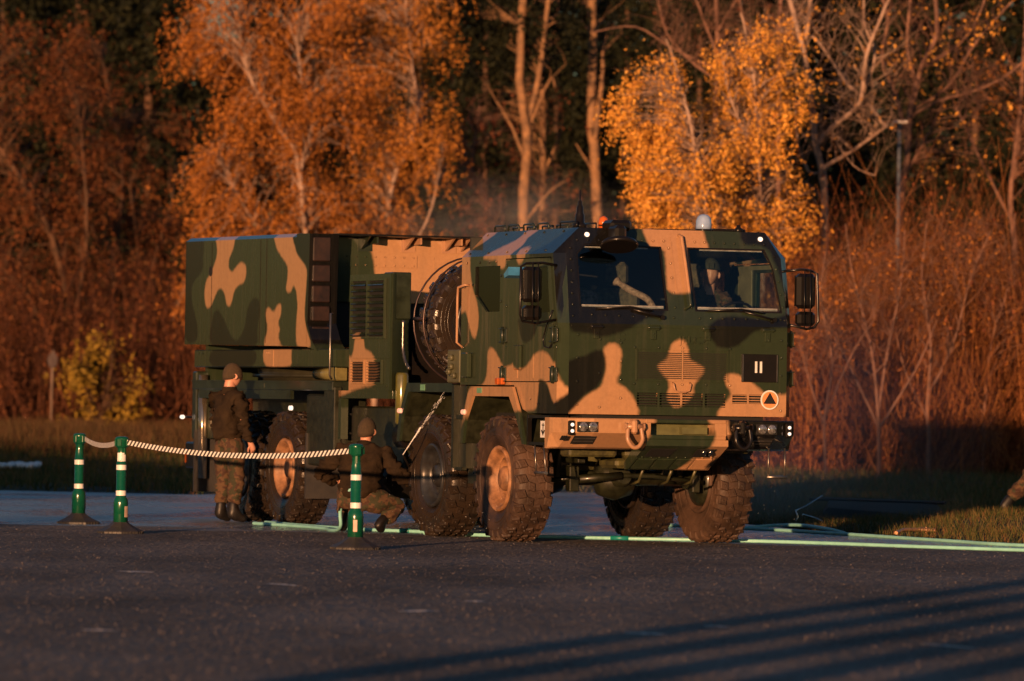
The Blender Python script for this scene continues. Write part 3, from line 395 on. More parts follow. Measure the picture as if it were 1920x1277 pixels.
# ---- grass
def blades(name, label, X, Y, h, wdt, mt, lean=.35, kind='stuff', seed=1):
    rg = np.random.default_rng(seed); n = len(X); Z = gz(X, Y); a = rg.random(n)*6.28; hh = h*(.5+rg.random(n)); l = rg.normal(0, lean, (n, 2))*hh[:, None]
    V = np.zeros((n, 3, 3)); dx, dy = np.cos(a)*wdt, np.sin(a)*wdt
    V[:, 0] = np.stack([X-dx, Y-dy, Z-.02], 1); V[:, 1] = np.stack([X+dx, Y+dy, Z-.02], 1); V[:, 2] = np.stack([X+l[:, 0], Y+l[:, 1], Z+hh], 1)
    o = npmesh(name, V.reshape(-1, 3), np.arange(n*3).reshape(-1, 3), mt, attrs={'rnd': rg.random(n)}); tag(o, label, 'grass', kind=kind); return o
def rndmat(name, cols, rough=.8, trans=0, spec=.2):
    m = bpy.data.materials.new(name); m.use_nodes = True; nt = m.node_tree; L = nt.links.new; b = nt.nodes['Principled BSDF']; b.inputs['Roughness'].default_value = rough; b.inputs['Specular IOR Level'].default_value = spec
    at = N(nt, 'ShaderNodeAttribute', attribute_name='rnd'); rp = N(nt, 'ShaderNodeValToRGB'); el = rp.color_ramp.elements
    el[0].color = (*cols[0], 1); el[1].color = (*cols[-1], 1)
    for i, c in enumerate(cols[1:-1]): e = el.new((i+1)/(len(cols)-1)); e.color = (*c, 1)
    L(at.outputs['Fac'], rp.inputs[0]); L(rp.outputs[0], b.inputs['Base Color'])
    return m
G1 = rndmat('grass_blades', [(.018, .035, .008), (.05, .065, .018), (.12, .10, .035), (.16, .07, .03)])
G2 = rndmat('dry_grass', [(.025, .014, .007), (.055, .029, .012), (.09, .05, .02), (.04, .035, .012)])
rg = np.random.default_rng(11)
def keep(X, Y, d0): d = np.concatenate([polysd(X[k:k+20000], Y[k:k+20000], ASPH) for k in range(0, len(X), 20000)]); m = d > d0; return X[m], Y[m]
n = 60000; X = 2.0+rg.random(n)*7; Y = 55+rg.random(n)*22; X, Y = keep(X, Y, .05); blades('verge_grass', 'rough green and rust coloured grass verge right of the truck', X, Y, .09, .005, G1, .5)
n = 70000; Y = 76+rg.random(n)*42; X = (rg.random(n)*2-1)*Y*.1; X, Y = keep(X, Y, .2); blades('lawn_grass', 'dark green grass between the apron and the trees', X, Y, .13, .012, G1, .4, seed=2)
n = 60000; Y = 104+rg.random(n)*72; X = (rg.random(n)*2-1)*Y*.1; blades('dry_grass', 'tall dry rust brown grass along the foot of the trees', X, Y, .30, .014, G2, .35, seed=3)

# ---- trees
def crv(pts, k=4):
    P = [Vector(p) for p in pts]; out = []
    for i in range(len(P)-1):
        a, b, c, d = P[max(i-1, 0)], P[i], P[i+1], P[min(i+2, len(P)-1)]
        for j in range(k):
            t = j/k; out.append(.5*((2*b)+(-a+c)*t+(2*a-5*b+4*c-d)*t*t+(-a+3*b-3*c+d)*t**3))
    out.append(P[-1]); return out
def inpoly(x, z, P):
    r = False
    for i in range(len(P)):
        (x1, z1), (x2, z2) = P[i-1], P[i]
        if (z1 > z) != (z2 > z) and x < (x2-x1)*(z-z1)/(z2-z1+1e-12)+x1: r = not r
    return r
def leafmesh(P, size, seed, name, mt, parent, flat=0.0, asp=.6):
    rg = np.random.default_rng(seed); n = len(P); a = rg.normal(size=(n, 3)); a[:, 2] -= flat; a /= np.linalg.norm(a, axis=1)[:, None]; b = rg.normal(size=(n, 3)); b -= a*(a*b).sum(1)[:, None]; b /= np.linalg.norm(b, axis=1)[:, None]
    s = (size*(.55+rg.random(n)*.9))[:, None]*.5; a *= s; b *= s*asp
    V = np.stack([P-a, P+b*.9, P+a, P-b*.9], 1)
    return npmesh(name, V.reshape(-1, 3), np.arange(n*4).reshape(-1, 4), mt, parent, attrs={'rnd': np.clip(rg.random(n)*.75+rg.random(n)*.25, 0, 1)})
def tree(key, name, label, bark, leafm, ncl, nleaf, lsize, depth=1.6, droop=0, sig=.28, tw=.010, group=None, twigs=0, seed=1, cat='tree', fwd=0, back=0, rs_=1.0, fq=.9, carve=-.05, ej=1.0):
    x0, Y, limbs, env = TREES[key]; rr = random.Random(seed); z0 = float(gz([x0], [Y])[0])
    t = thing(name, label, cat, (x0, Y, z0), 0, group)
    wood = MB(); tips = []; joints = []
    for li, (l, r0, r1) in enumerate(limbs):
        yo = 0; pts = []
        dy = rr.uniform(-.14, .14) if li else 0
        for i, (x, z) in enumerate(l): pts.append((x, (dy*i*1.0+rr.uniform(-.05, .05)*i) if not fwd else -fwd*min(1, max(0, (z-2.5)/3))+rr.uniform(-.1, .1), z-z0))
        c = crv(pts, 4); m = len(c); c = [p+Vector((rr.gauss(0, r0*.10), 0, 0)) if 0 < i < m-1 else p for i, p in enumerate(c)]
        if li == 0: c[0].z = -.1
        rs = [(r0+(r1-r0)*i/(m-1))*rs_ for i in range(m)]
        wood.tube(c, rs, 8); joints += [(p, rs[i]) for i, p in enumerate(c)]
    wood.build('trunk', bark, t, fix=False)
    tw_ = MB(); P = []; rn = np.random.default_rng(seed)
    xs = [p[0] for p in env]; zs = [p[1]-z0 for p in env]; en = [(p[0], p[1]-z0) for p in env]
    cx = sum(xs)/len(xs); k = 0; tries = 0; jx = [(j[0].x, j[0].y, j[0].z, j[1]) for j in joints]
    while k < ncl and tries < ncl*30:
        tries += 1; x = rr.uniform(min(xs), max(xs)); z = rr.uniform(min(zs), max(zs))
        jx_ = .55*math.sin(z*1.7+seed)+.35*math.sin(z*4.1+seed*2); jz_ = .5*math.sin(x*1.9+seed)
        if not inpoly(x+jx_*ej, z+jz_*ej, en): continue
        y = rr.gauss(back, depth*.5); k += 1; c = Vector((x, y, z))
        best = min(jx, key=lambda j: (j[0]-x)**2+(j[1]-y)**2*.5+(j[2]-z+.5)**2*1.2+(3 if j[2] > z+.3 and not droop else 0)); j = Vector(best[:3])
        mid = j.lerp(c, .5)+Vector((rr.gauss(0, .12), rr.gauss(0, .12), .12+droop*.5))
        r0 = min(best[3]*.6, tw*2.2)
        end = c+(c-j).normalized()*.25+Vector((0, 0, -droop))
        tw_.tube([j, j.lerp(mid, .55)+Vector((rr.gauss(0, .06), 0, .04)), mid, c, end], [r0, r0*.75, r0*.55, r0*.35, r0*.15], 4, cap=False)
        for q in range(twigs):
            s_ = mid.lerp(c, rr.random()*1.0); e_ = s_+Vector((rr.gauss(0, .35), rr.gauss(0, .3), rr.gauss(.12, .3)-droop*.5)); tw_.tube([s_, s_.lerp(e_, .5)+Vector((rr.gauss(0, .04), 0, .05)), e_], [r0*.4, r0*.28, r0*.12], 3, cap=False)
        if nleaf:
            m = max(1, int(nleaf*rr.uniform(.4, 1.6))); g = rn.normal(size=(m, 3))*[sig, sig, sig*(.75+droop)]
            if droop: # hanging strands
                s3 = np.repeat(rn.normal(size=(max(1, m//9), 3))*[sig, sig, sig*.6], 9, 0)[:m]; g[:len(s3)] = s3+np.stack([rn.normal(0, .035, len(s3)), rn.normal(0, .035, len(s3)), -rn.random(len(s3))*.45*(1+droop)], 1)
            P.append(g+np.array([x, y, z]))
    tw_.build('branches', bark, t, fix=False)
    if P:
        from mathutils import noise as nz_
        PP = np.concatenate(P); kf = np.array([nz_.noise(Vector((p[0]*fq+seed*7, p[1]*fq, p[2]*fq*.8)))+.5*nz_.noise(Vector((p[0]*fq*2.7, p[1]*fq*2.7+seed, p[2]*fq*2.7))) for p in PP]); P = [PP[kf > carve]]
        leafmesh(np.concatenate(P), lsize, seed, 'crown', leafm, t, flat=.3)
    return t
bk_white = mat('pale_birch_bark', (.42, .29, .22), .7, col2=(.14, .08, .055), scale=5, stretch=(1, 1, .4), bump=.01, bscale=12)
bk_pine = mat('ochre_pine_bark', (.34, .18, .08), .8, col2=(.10, .055, .03), scale=4, bump=.02, bscale=10)
bk_dark = mat('dark_brown_bark', (.12, .055, .026), .85, col2=(.05, .028, .016), scale=4, bump=.02, bscale=10)
bk_red = mat('reddish_grey_bark', (.24, .12, .08), .8, col2=(.08, .04, .028), scale=4, bump=.01, bscale=12)
lf_gold = rndmat('golden_leaves', [(.30, .10, .016), (.55, .24, .035), (.72, .36, .06), (.42, .18, .03), (.78, .45, .11)], .6)
lf_orange = rndmat('orange_brown_leaves', [(.09, .030, .008), (.24, .085, .015), (.40, .15, .025), (.15, .05, .012), (.50, .21, .04)], .65)
lf_amber = rndmat('amber_leaves', [(.12, .04, .010), (.34, .13, .021), (.50, .21, .034), (.22, .085, .018)], .65)
lf_bronze = rndmat('bronze_leaves', [(.035, .014, .006), (.09, .030, .010), (.15, .048, .014), (.06, .025, .010), (.17, .07, .018)], .75)
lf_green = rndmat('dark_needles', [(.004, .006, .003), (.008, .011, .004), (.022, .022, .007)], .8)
lf_yell = rndmat('yellow_green_leaves', [(.10, .07, .01), (.22, .14, .02), (.30, .18, .02)], .7)
lf_red = rndmat('russet_leaves', [(.06, .018, .01), (.14, .04, .018), (.2, .07, .025)], .75)
tree('left_a', 'willow_tree', 'bronze leaved tree with leaning forked trunk at the far left edge', bk_dark, lf_bronze, 520, 150, .088, 3, .35, .42, seed=1, tw=.012, twigs=1, fwd=1.6, carve=.05)
tree('left_b', 'willow_tree', 'rusty brown tree between the far left tree and the orange birch', bk_dark, lf_bronze, 420, 150, .088, 3, .35, .40, seed=2, tw=.012, twigs=1, fwd=1.6, carve=.05)
tree('weep_a', 'birch_tree', 'tall weeping orange birch above the rear of the launcher box', bk_white, lf_orange, 700, 200, .074, 2.6, .5, .36, seed=3, tw=.008, fwd=1.0, rs_=.72, carve=-.03)
tree('weep_b', 'birch_tree', 'weeping amber birch with one bright white bent limb', bk_white, lf_amber, 540, 200, .072, 2.4, .5, .36, seed=4, tw=.008, fwd=1.1, rs_=.75, carve=-.03)
tree('pole_a', 'pine_tree', 'tall straight ochre pine trunk behind the cab antenna', bk_pine, lf_green, 40, 60, .12, 1.5, 0, .4, seed=5, back=1.6)
tree('pole_b', 'pine_tree', 'forked ochre pine with dark green tufts high above the cab', bk_pine, lf_green, 120, 80, .12, 2, 0, .4, seed=6, back=1.6)
tree('pole_c', 'pine_tree', 'thinner ochre trunk just right of the forked pine', bk_pine, lf_red, 110, 14, .09, 2, .1, .35, seed=7, twigs=2)
tree('pole_d', 'bare_tree', 'slender bent bare trunk leaning left of the forked pine', bk_red, lf_red, 110, 14, .09, 2, .1, .35, seed=8, twigs=2)
tree('gold_a', 'birch_tree', 'golden birch sapling with a thin pale slanting trunk behind the cab roof', bk_white, lf_gold, 300, 150, .064, 1.6, .05, .20, seed=9, tw=.006, twigs=2, fwd=.9, fq=1.3, ej=.6)
tree('gold_b', 'birch_tree', 'golden birch with upright thin trunk right of the slanting one', bk_white, lf_gold, 330, 150, .064, 1.8, .05, .20, seed=10, tw=.006, twigs=2, fwd=.9, fq=1.3, ej=.6)
tree('bare_a', 'bare_tree', 'bare forked birch with pale crossing limbs right of the golden birches', bk_white, lf_gold, 100, 4, .07, 1.5, 0, .3, seed=11, tw=.006, twigs=5, rs_=.95)
tree('bare_b', 'bare_tree', 'bare spreading tree with sparse gold leaves behind the street lamp', bk_red, lf_gold, 130, 9, .075, 1.6, 0, .25, seed=12, tw=.006, twigs=4, rs_=.95)
tree('bare_c', 'bare_tree', 'bare tree with sparse orange leaves at the right edge', bk_red, lf_orange, 70, 22, .09, 1.6, 0, .25, seed=13, tw=.007, twigs=2)
tree('bare_d', 'bare_tree', 'bare pale tree reaching out of frame behind the golden birches', bk_red, lf_red, 70, 2, .08, 1.6, 0, .3, seed=14, tw=.006, twigs=5, rs_=.8)
tree('bare_e', 'bare_tree', 'bare pale trunk between the golden and the forked birch', bk_red, lf_red, 45, 2, .08, 1.6, 0, .3, seed=15, tw=.006, twigs=5, rs_=.8)
for k_, lb_ in (('scrub_a', 'pale multi stemmed scrub tree in the thicket below the street lamp'), ('scrub_b', 'pale scrub tree in the thicket just right of the street lamp'), ('scrub_c', 'pale forked scrub tree near the right edge of the thicket'), ('scrub_d', 'small pale scrub tree in the thicket nearest the truck')):
    tree(k_, 'scrub_tree', lb_, bk_red, lf_orange, 60, 9, .06, 1.2, 0, .25, seed=len(lb_), tw=.007, twigs=4, rs_=.8, group='scrub trees in the right hand thicket')
tree('shrub', 'shrub', 'yellow green shrub beside the round road sign', bk_dark, lf_yell, 130, 40, .12, 1.4, .1, .25, seed=16)
# shadow casting row behind the photographer
for k in range(5):
    t = thing('pole', 'bare tree trunk out of frame left of the photographer, number %s from the left' % ('one', 'two', 'three', 'four', 'five')[k], 'tree', (-6.0+.70*k, 10, 0), 0, 'trunks behind the photographer')
    m_ = MB(); m_.tube([(0, 0, -.1), (.02, 0, 2), (.0, .03, 5), (.05, 0, 9)], [.20, .19, .16, .10], 10); m_.build('trunk', bk_dark, t)
# dense dark conifers behind
proto = None
rr = random.Random(21); rn = np.random.default_rng(22)
def conifer(seed, h):
    t = thing('spruce_tree', 'dark spruce', 'tree'); m_ = MB(); m_.tube([(0, 0, -.2), (0, 0, h*.5), (0, 0, h)], [.22, .14, .03], 7); m_.build('trunk', bk_dark, t)
    rn = np.random.default_rng(seed); P = []; k = 0
    for z in np.arange(.6, h-.3, .42):
        L_ = (1-z/h)**.75*2.7*rn.uniform(.8, 1.15)+.25
        for q in range(8):
            a = rn.random()*6.28; n_ = int(30*L_/2)+8; t_ = rn.random(n_)**.7; P.append(np.stack([np.cos(a)*L_*t_+rn.normal(0, .16, n_), np.sin(a)*L_*t_+rn.normal(0, .16, n_), z-.35*t_*L_*.5-rn.random(n_)*.35], 1))
    leafmesh(np.concatenate(P), .26, seed, 'crown', lf_green, t, flat=.6, asp=.45); return t
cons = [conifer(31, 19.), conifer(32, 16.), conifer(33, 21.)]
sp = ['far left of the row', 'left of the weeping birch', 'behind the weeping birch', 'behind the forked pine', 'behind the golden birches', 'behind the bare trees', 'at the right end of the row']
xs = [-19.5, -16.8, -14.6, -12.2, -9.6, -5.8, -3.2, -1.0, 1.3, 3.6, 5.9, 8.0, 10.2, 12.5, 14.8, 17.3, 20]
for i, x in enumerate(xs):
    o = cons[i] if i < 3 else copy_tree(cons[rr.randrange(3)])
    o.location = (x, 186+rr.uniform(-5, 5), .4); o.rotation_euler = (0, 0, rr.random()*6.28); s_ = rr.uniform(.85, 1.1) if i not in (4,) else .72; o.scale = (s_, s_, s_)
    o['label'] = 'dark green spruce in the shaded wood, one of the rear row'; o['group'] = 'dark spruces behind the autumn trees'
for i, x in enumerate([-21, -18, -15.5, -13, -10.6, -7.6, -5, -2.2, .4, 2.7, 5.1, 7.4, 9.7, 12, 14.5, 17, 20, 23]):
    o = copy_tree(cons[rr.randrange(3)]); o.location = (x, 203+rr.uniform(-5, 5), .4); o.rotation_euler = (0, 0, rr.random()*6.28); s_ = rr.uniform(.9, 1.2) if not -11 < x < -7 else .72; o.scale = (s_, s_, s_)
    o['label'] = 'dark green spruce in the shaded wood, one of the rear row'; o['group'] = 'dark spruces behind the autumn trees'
# unseen leafy row and spruce, added on the left to shade lawn and thicket
t = thing('shade_hedge', 'unseen leafy row added out of frame on the left to shade the lawn', 'shade_hedge', (0, 50, 0))
m_ = MB(); m_.loft([[(-52, -.4, 0), (-52, .4, 0), (-52, .4, 5.6), (-52, -.4, 5.6)], [(-13.5, -.4, 0), (-13.5, .4, 0), (-13.5, .4, 1.9), (-13.5, -.4, 1.9)]]); m_.build('stems', bk_dark, t)  # solid core of the added row, blocks the low sun
n = 26000; X = -52.5+rg.random(n)*39.2; hh = 1.9+(-13.5-X)/38.5*3.7; leafmesh(np.stack([X, rg.normal(0, .45, n), rg.random(n)*(hh+.45)], 1), .32, 77, 'foliage', lf_green, t)
for i, (x, y, s_) in enumerate([(-17.6, 18, .36)]):
    o = copy_tree(cons[0]); o.location = (x, y, 0); o.scale = (s_, s_, s_); o['label'] = 'unseen spruce added out of frame on the left to shade the thicket'
# undergrowth and osier thicket: uncountable shoots
def shoots(name, label, X, Y, h, r, mt, lean=.12, seed=1, leaf=None, nl=0, lsz=.08, bend=0., up=0.):
    rg = np.random.default_rng(seed); n = len(X); Z = gz(X, Y)-.05+rg.random(n)*up; K = 5; hh = h*(.55+.6*rg.random(n)); d = rg.normal(0, lean, (n, 2)); d[:, 0] += bend+(ox*.45 if name == 'osier_thicket' else 0); c = rg.normal(0, .14, (n, 2))
    Pc = []
    for k in range(K):
        t = k/(K-1); Pc.append(np.stack([X+(d[:, 0]*t+c[:, 0]*np.sin(t*3.0))*hh, Y+(d[:, 1]*t+c[:, 1]*np.sin(t*3.0))*hh, Z+hh*t], 1))
    Pc = np.stack(Pc, 1); V = np.zeros((n, K, 3, 3)); 
    for j in range(3):
        a = j*2.094; rad = r*(.6+.8*rg.random(n))[:, None]*np.linspace(1, .25, K)[None]; V[:, :, j] = Pc+np.stack([np.cos(a)*rad, np.sin(a)*rad, 0*rad], 2)
    V = V.reshape(n, K*3, 3); idx = []
    for k in range(K-1):
        for j in range(3): idx.append((k*3+j, k*3+(j+1) % 3, k*3+3+(j+1) % 3, k*3+3+j))
    idx = np.array(idx); Fq = (np.arange(n)[:, None, None]*K*3+idx[None]).reshape(-1, 4)
    o = npmesh(name, V.reshape(-1, 3), Fq, mt, attrs={'rnd': np.repeat(rg.random(n), len(idx))}); tag(o, label, 'thicket', kind='stuff')
    if leaf:
        t = rg.random((n, nl))*(K-1.01); k = t.astype(int); f = (t-k)[..., None]; ar = np.arange(n)[:, None]; p = Pc[ar, k]*(1-f)+Pc[ar, k+1]*f+rg.normal(0, .10, (n, nl, 3))
        o2 = leafmesh(p.reshape(-1, 3), lsz, seed, 'leaves', leaf, o); 
    return o
sh_red = rndmat('red_osier_stems', [(.05, .018, .007), (.19, .065, .020), (.38, .155, .048), (.09, .03, .012)])
sh_brown = rndmat('brown_stems', [(.035, .014, .008), (.09, .032, .016), (.15, .06, .03)])
n = 2900; nc = 85; cxs = 4.9+rg.random(nc)*7.6; cys = 101+rg.random(nc)*13; ci = rg.integers(0, nc, n); ox = rg.normal(0, .28, n); X = cxs[ci]+ox; Y = cys[ci]+rg.normal(0, .25, n); h = (5.6-2.6*np.clip((6.0-X)/1.6, 0, 1))*(.55+.5*rg.random(nc)[ci])
shoots('osier_thicket', 'tall thicket of thin red brown shoots right of the truck', X, Y, h*.95, .010, sh_red, .2, 5, lf_red, 5, .07, bend=.06)
n = 2600; X = 4.9+rg.random(n)*7.6; Y = 101+rg.random(n)*13; shoots('thicket_twigs', 'fine side twigs and a few leaves in the right hand thicket', X, Y, 1.3, .006, sh_red, .55, 15, lf_orange, 2, .06, up=3.4*1)
n = 900; X = 2.2+rg.random(n)*3.2; Y = 102+rg.random(n)*10
shoots('reed_thicket', 'dry orange stems under the golden birches behind the cab', X, Y, 3.6, .012, sh_red, .1, 6, lf_orange, 9, .08)
n = 2600; X = -16+rg.random(n)*19; Y = 150+rg.random(n)*20
shoots('undergrowth', 'dark brown undergrowth at the foot of the left trees', X, Y, 4.6, .02, sh_brown, .16, 7, lf_bronze, 14, .12)
n = 1800; X = -3+rg.random(n)*16; Y = np.where(X < 3, 153, 130)+rg.random(n)*18
shoots('undergrowth', 'russet undergrowth behind the cab and the golden birches', X, Y, 5.5, .016, sh_brown, .16, 8, lf_red, 9, .09)
# far wood reading as one mass
n = 16000; X = np.where(rg.random(n) < .35, -30-rg.random(n)*75, 30+rg.random(n)*140); o = leafmesh(np.stack([X, 212+rg.random(n)*14-np.abs(X)*.25, rg.random(n)*17], 1), 2.2, 19, 'far_wood', lf_bronze, None); tag(o, 'dark wood continuing beyond both sides of the frame', 'wood', kind='stuff')
n = 190000; X = (rg.random(n)*2-1)*30; Y = 212+rg.random(n)*14; Z = rg.random(n)**.9*(21+2*np.sin(X*.5)+1.5*np.sin(X*1.3+1))
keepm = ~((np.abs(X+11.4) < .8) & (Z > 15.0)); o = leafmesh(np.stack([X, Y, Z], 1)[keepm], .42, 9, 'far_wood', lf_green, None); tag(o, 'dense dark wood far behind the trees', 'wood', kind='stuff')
# ================================================================ TRUCK  (local frame: x forward, y to its left, z up)
TX, TY, TH = 1.027, 56.127, .3785
truck = thing('military_truck', 'eight wheeled camouflaged military launcher truck parked on the wet asphalt', 'truck', (TX, TY, 0), -(math.pi/2-TH))
def T(mb, name, m, camo=None, parent=None, **k): return mb.build(name, M[m] if isinstance(m, str) else m, parent or truck, camo=camo, **k)
YS = 1.22; XF = 1.563; ZB = 2.13; ZT = 3.05; XT = 1.36; ZC = 2.80
lean = lambda z: XF-(z-ZB)*(XF-XT)/(ZT-ZB)
vdir = Vector((XT-XF, 0, ZT-ZB)).normalized(); vs = (ZT-ZB)/vdir.z and (1/vdir.z)
mb = MB()
side = [(-1.09, 1.53), (.36, 1.53), (.60, 1.30), (.75, 1.262), (1.46, 1.262), (1.46, 2.13), (1.46-(ZC-ZB)*.22, ZC), (-1.09, ZC)]
wr_ = [(-.72, 2.70), (-.72, 2.42), (-.41, 2.25), (-.05, 2.25), (-.05, 2.70)]
dop = [(.09, 1.56), (1.41, 1.56), (1.41, 2.13), (1.275, 2.765), (.09, 2.765)]
mb.plate(side, [wr_, dop], (0, -YS, 0), (1, 0, 0), (0, 0, 1), .04)
mx = lambda P: [(-x, z) for x, z in P]
mb.plate(mx(side), [mx(wr_), mx(dop)], (0, YS, 0), (-1, 0, 0), (0, 0, 1), .04)
# front plate, lower (vertical) and upper (raked, with two screens)
low = [(-1.14, 1.262), (1.14, 1.262), (1.14, ZB), (-1.14, ZB)]
lg = [[(-.43+i*.237, 1.345), (-.43+i*.237+.215, 1.345), (-.43+i*.237+.215, 1.475), (-.43+i*.237, 1.475)] for i in range(4)]+[[(.57+i*.175, 1.385), (.57+i*.175+.155, 1.385), (.57+i*.175+.155, 1.475), (.57+i*.175, 1.475)] for i in range(2)]
mb.plate(low, lg, (XF, 0, 0), (0, 1, 0), (0, 0, 1), .035)
V_ = lambda z: (z-ZB)*vs
wl = [(-1.02, V_(2.275)), (-.10, V_(2.265)), (-.13, V_(2.885)), (-.93, V_(2.895)), (-1.02, V_(2.80))]
wrr = [(.18, V_(2.265)), (1.10, V_(2.265)), (1.04, V_(2.70)), (.96, V_(2.885)), (.14, V_(2.885))]
up = [(-1.14, 0), (1.14, 0), (1.125, V_(ZC)), (.975, V_(ZT)), (-.975, V_(ZT)), (-1.125, V_(ZC))]
mb.plate(up, [wl, wrr], (XF, 0, ZB), (0, 1, 0), vdir, .035)
for s in (-1, 1):
    # corner chamfers between side and front
    a = [(1.46, s*YS, 1.262), (XF, s*1.14, 1.262)]; b_ = [(1.46, s*YS, ZB), (XF, s*1.14, ZB)]; c_ = [(1.46-(ZC-ZB)*.22, s*YS, ZC), (lean(ZC), s*1.125, ZC)]
    mb.add(a+b_+c_, [(0, 1, 3, 2), (2, 3, 5, 4)])
    d_ = (lean(ZT), s*.975, ZT); mb.add([c_[0], c_[1], d_], [(0, 1, 2)])
    # roof chamfer
    mb.add([(-1.09, s*YS, ZC), c_[0], d_, (-1.05, s*.975, ZT)], [(0, 1, 2, 3)])
    mb.add([(-1.09, s*YS, 1.53), (-1.09, s*YS, ZC), (-1.05, s*.975, ZT), (-1.09, 0, 1.53), (-1.05, 0, ZT)], [(0, 1, 2, 4, 3)])
mb.add([(-1.05, -.975, ZT), (XT, -.975, ZT), (XT, .975, ZT), (-1.05, .975, ZT)], [(0, 1, 2, 3)])
# seams, rivets and ribs are part of the shell
def frow(y0, z0, y1, z1, n, upper=None):
    for i in range(n):
        t = i/(n-1) if n > 1 else 0; y = y0+(y1-y0)*t; z = z0+(z1-z0)*t
        x = XF if z < ZB else lean(z); nn = (1, 0, 0) if z < ZB else (vdir.z, 0, -vdir.x)
        mb.dome((x, y, z), nn, .015)
frow(-1.0, 2.93, -.1, 2.94, 9); frow(.12, 2.94, .96, 2.93, 9); frow(-.9, 2.215, -.05, 2.20, 7); frow(.22, 2.20, 1.08, 2.205, 8)
frow(-.055, 2.87, -.03, 2.30, 5); frow(.10, 2.87, .14, 2.30, 5); frow(-1.075, 2.85, -1.095, 2.2, 7); frow(1.06, 2.82, 1.12, 2.2, 6)
frow(-1.05, 1.35, -1.05, 2.02, 4); frow(-.82, 1.33, -.82, 1.98, 3); frow(1.08, 1.32, 1.08, 2.0, 5); frow(-.60, 1.42, -.60, 1.95, 4); frow(-.46, 1.56, .54, 1.56, 5); frow(-.46, 1.91, .54, 1.91, 5)
for dy in (0, .05):
    for dz in (0, .05): mb.dome((XF, -.62+dy, 1.98+dz), (1, 0, 0), .009)
for s in (-1, 1):
    for x, z in [(-.95, 2.74), (-.6, 2.74), (-.35, 2.74), (-.15, 2.74), (-.02, 2.6), (-.02, 2.35), (-1.0, 2.5), (-1.0, 1.9), (-1.0, 1.65), (-.78, 2.52), (0, 2.05), (1.44, 1.35), (1.44, 1.6), (1.44, 1.9), (1.44, 2.1), (1.0, 1.35), (.8, 1.4)]: mb.dome((x, s*YS, z), (0, s, 0), .015)
    for i in range(5):
        x = -.95+i*.5; mb.dome((x, s*(.975+.03), ZT-.03), (0, s*.7, .7), .014); mb.dome((x, s*(YS-.03), ZC+.03), (0, s*.7, .7), .014)
mb.box(XF-.02, XF+.012, -1.12, 1.12, 2.098, 2.112)         # belt lip
for i in range(15): mb.box(XF-.01, XF+.012, -.43, .505, 1.605+i*.0185, 1.605+i*.0185+.007)
mb.box(XF-.01, XF+.016, .028, .042, 1.60, 1.885)
for y0 in (-.445, .51): mb.box(XF-.01, XF+.014, y0, y0+.012, 1.59, 1.895)
for z0 in (1.587, 1.889): mb.box(XF-.01, XF+.014, -.445, .522, z0, z0+.01)
for i in range(5): mb.box(XF-.03, XF-.004, -.43, .52, 1.352+i*.026, 1.361+i*.026)
for i in range(4): mb.box(XF-.03, XF-.004, .57, .90, 1.389+i*.025, 1.397+i*.025)
mb.add([(lean(2.98)+.004, -.035, 2.98), (lean(2.98)+.004, -.027, 2.98), (lean(2.28)+.004, .018, 2.28), (lean(2.28)+.004, .010, 2.28)], [(0, 1, 2, 3)])
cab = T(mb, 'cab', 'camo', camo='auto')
gs = MB()
for i in range(14): gs.box(XF, XF+.003, -.425, .50, 1.605+i*.0185+.0085, 1.605+i*.0185+.0165)
T(gs, 'grille_gaps', 'dark', parent=cab)
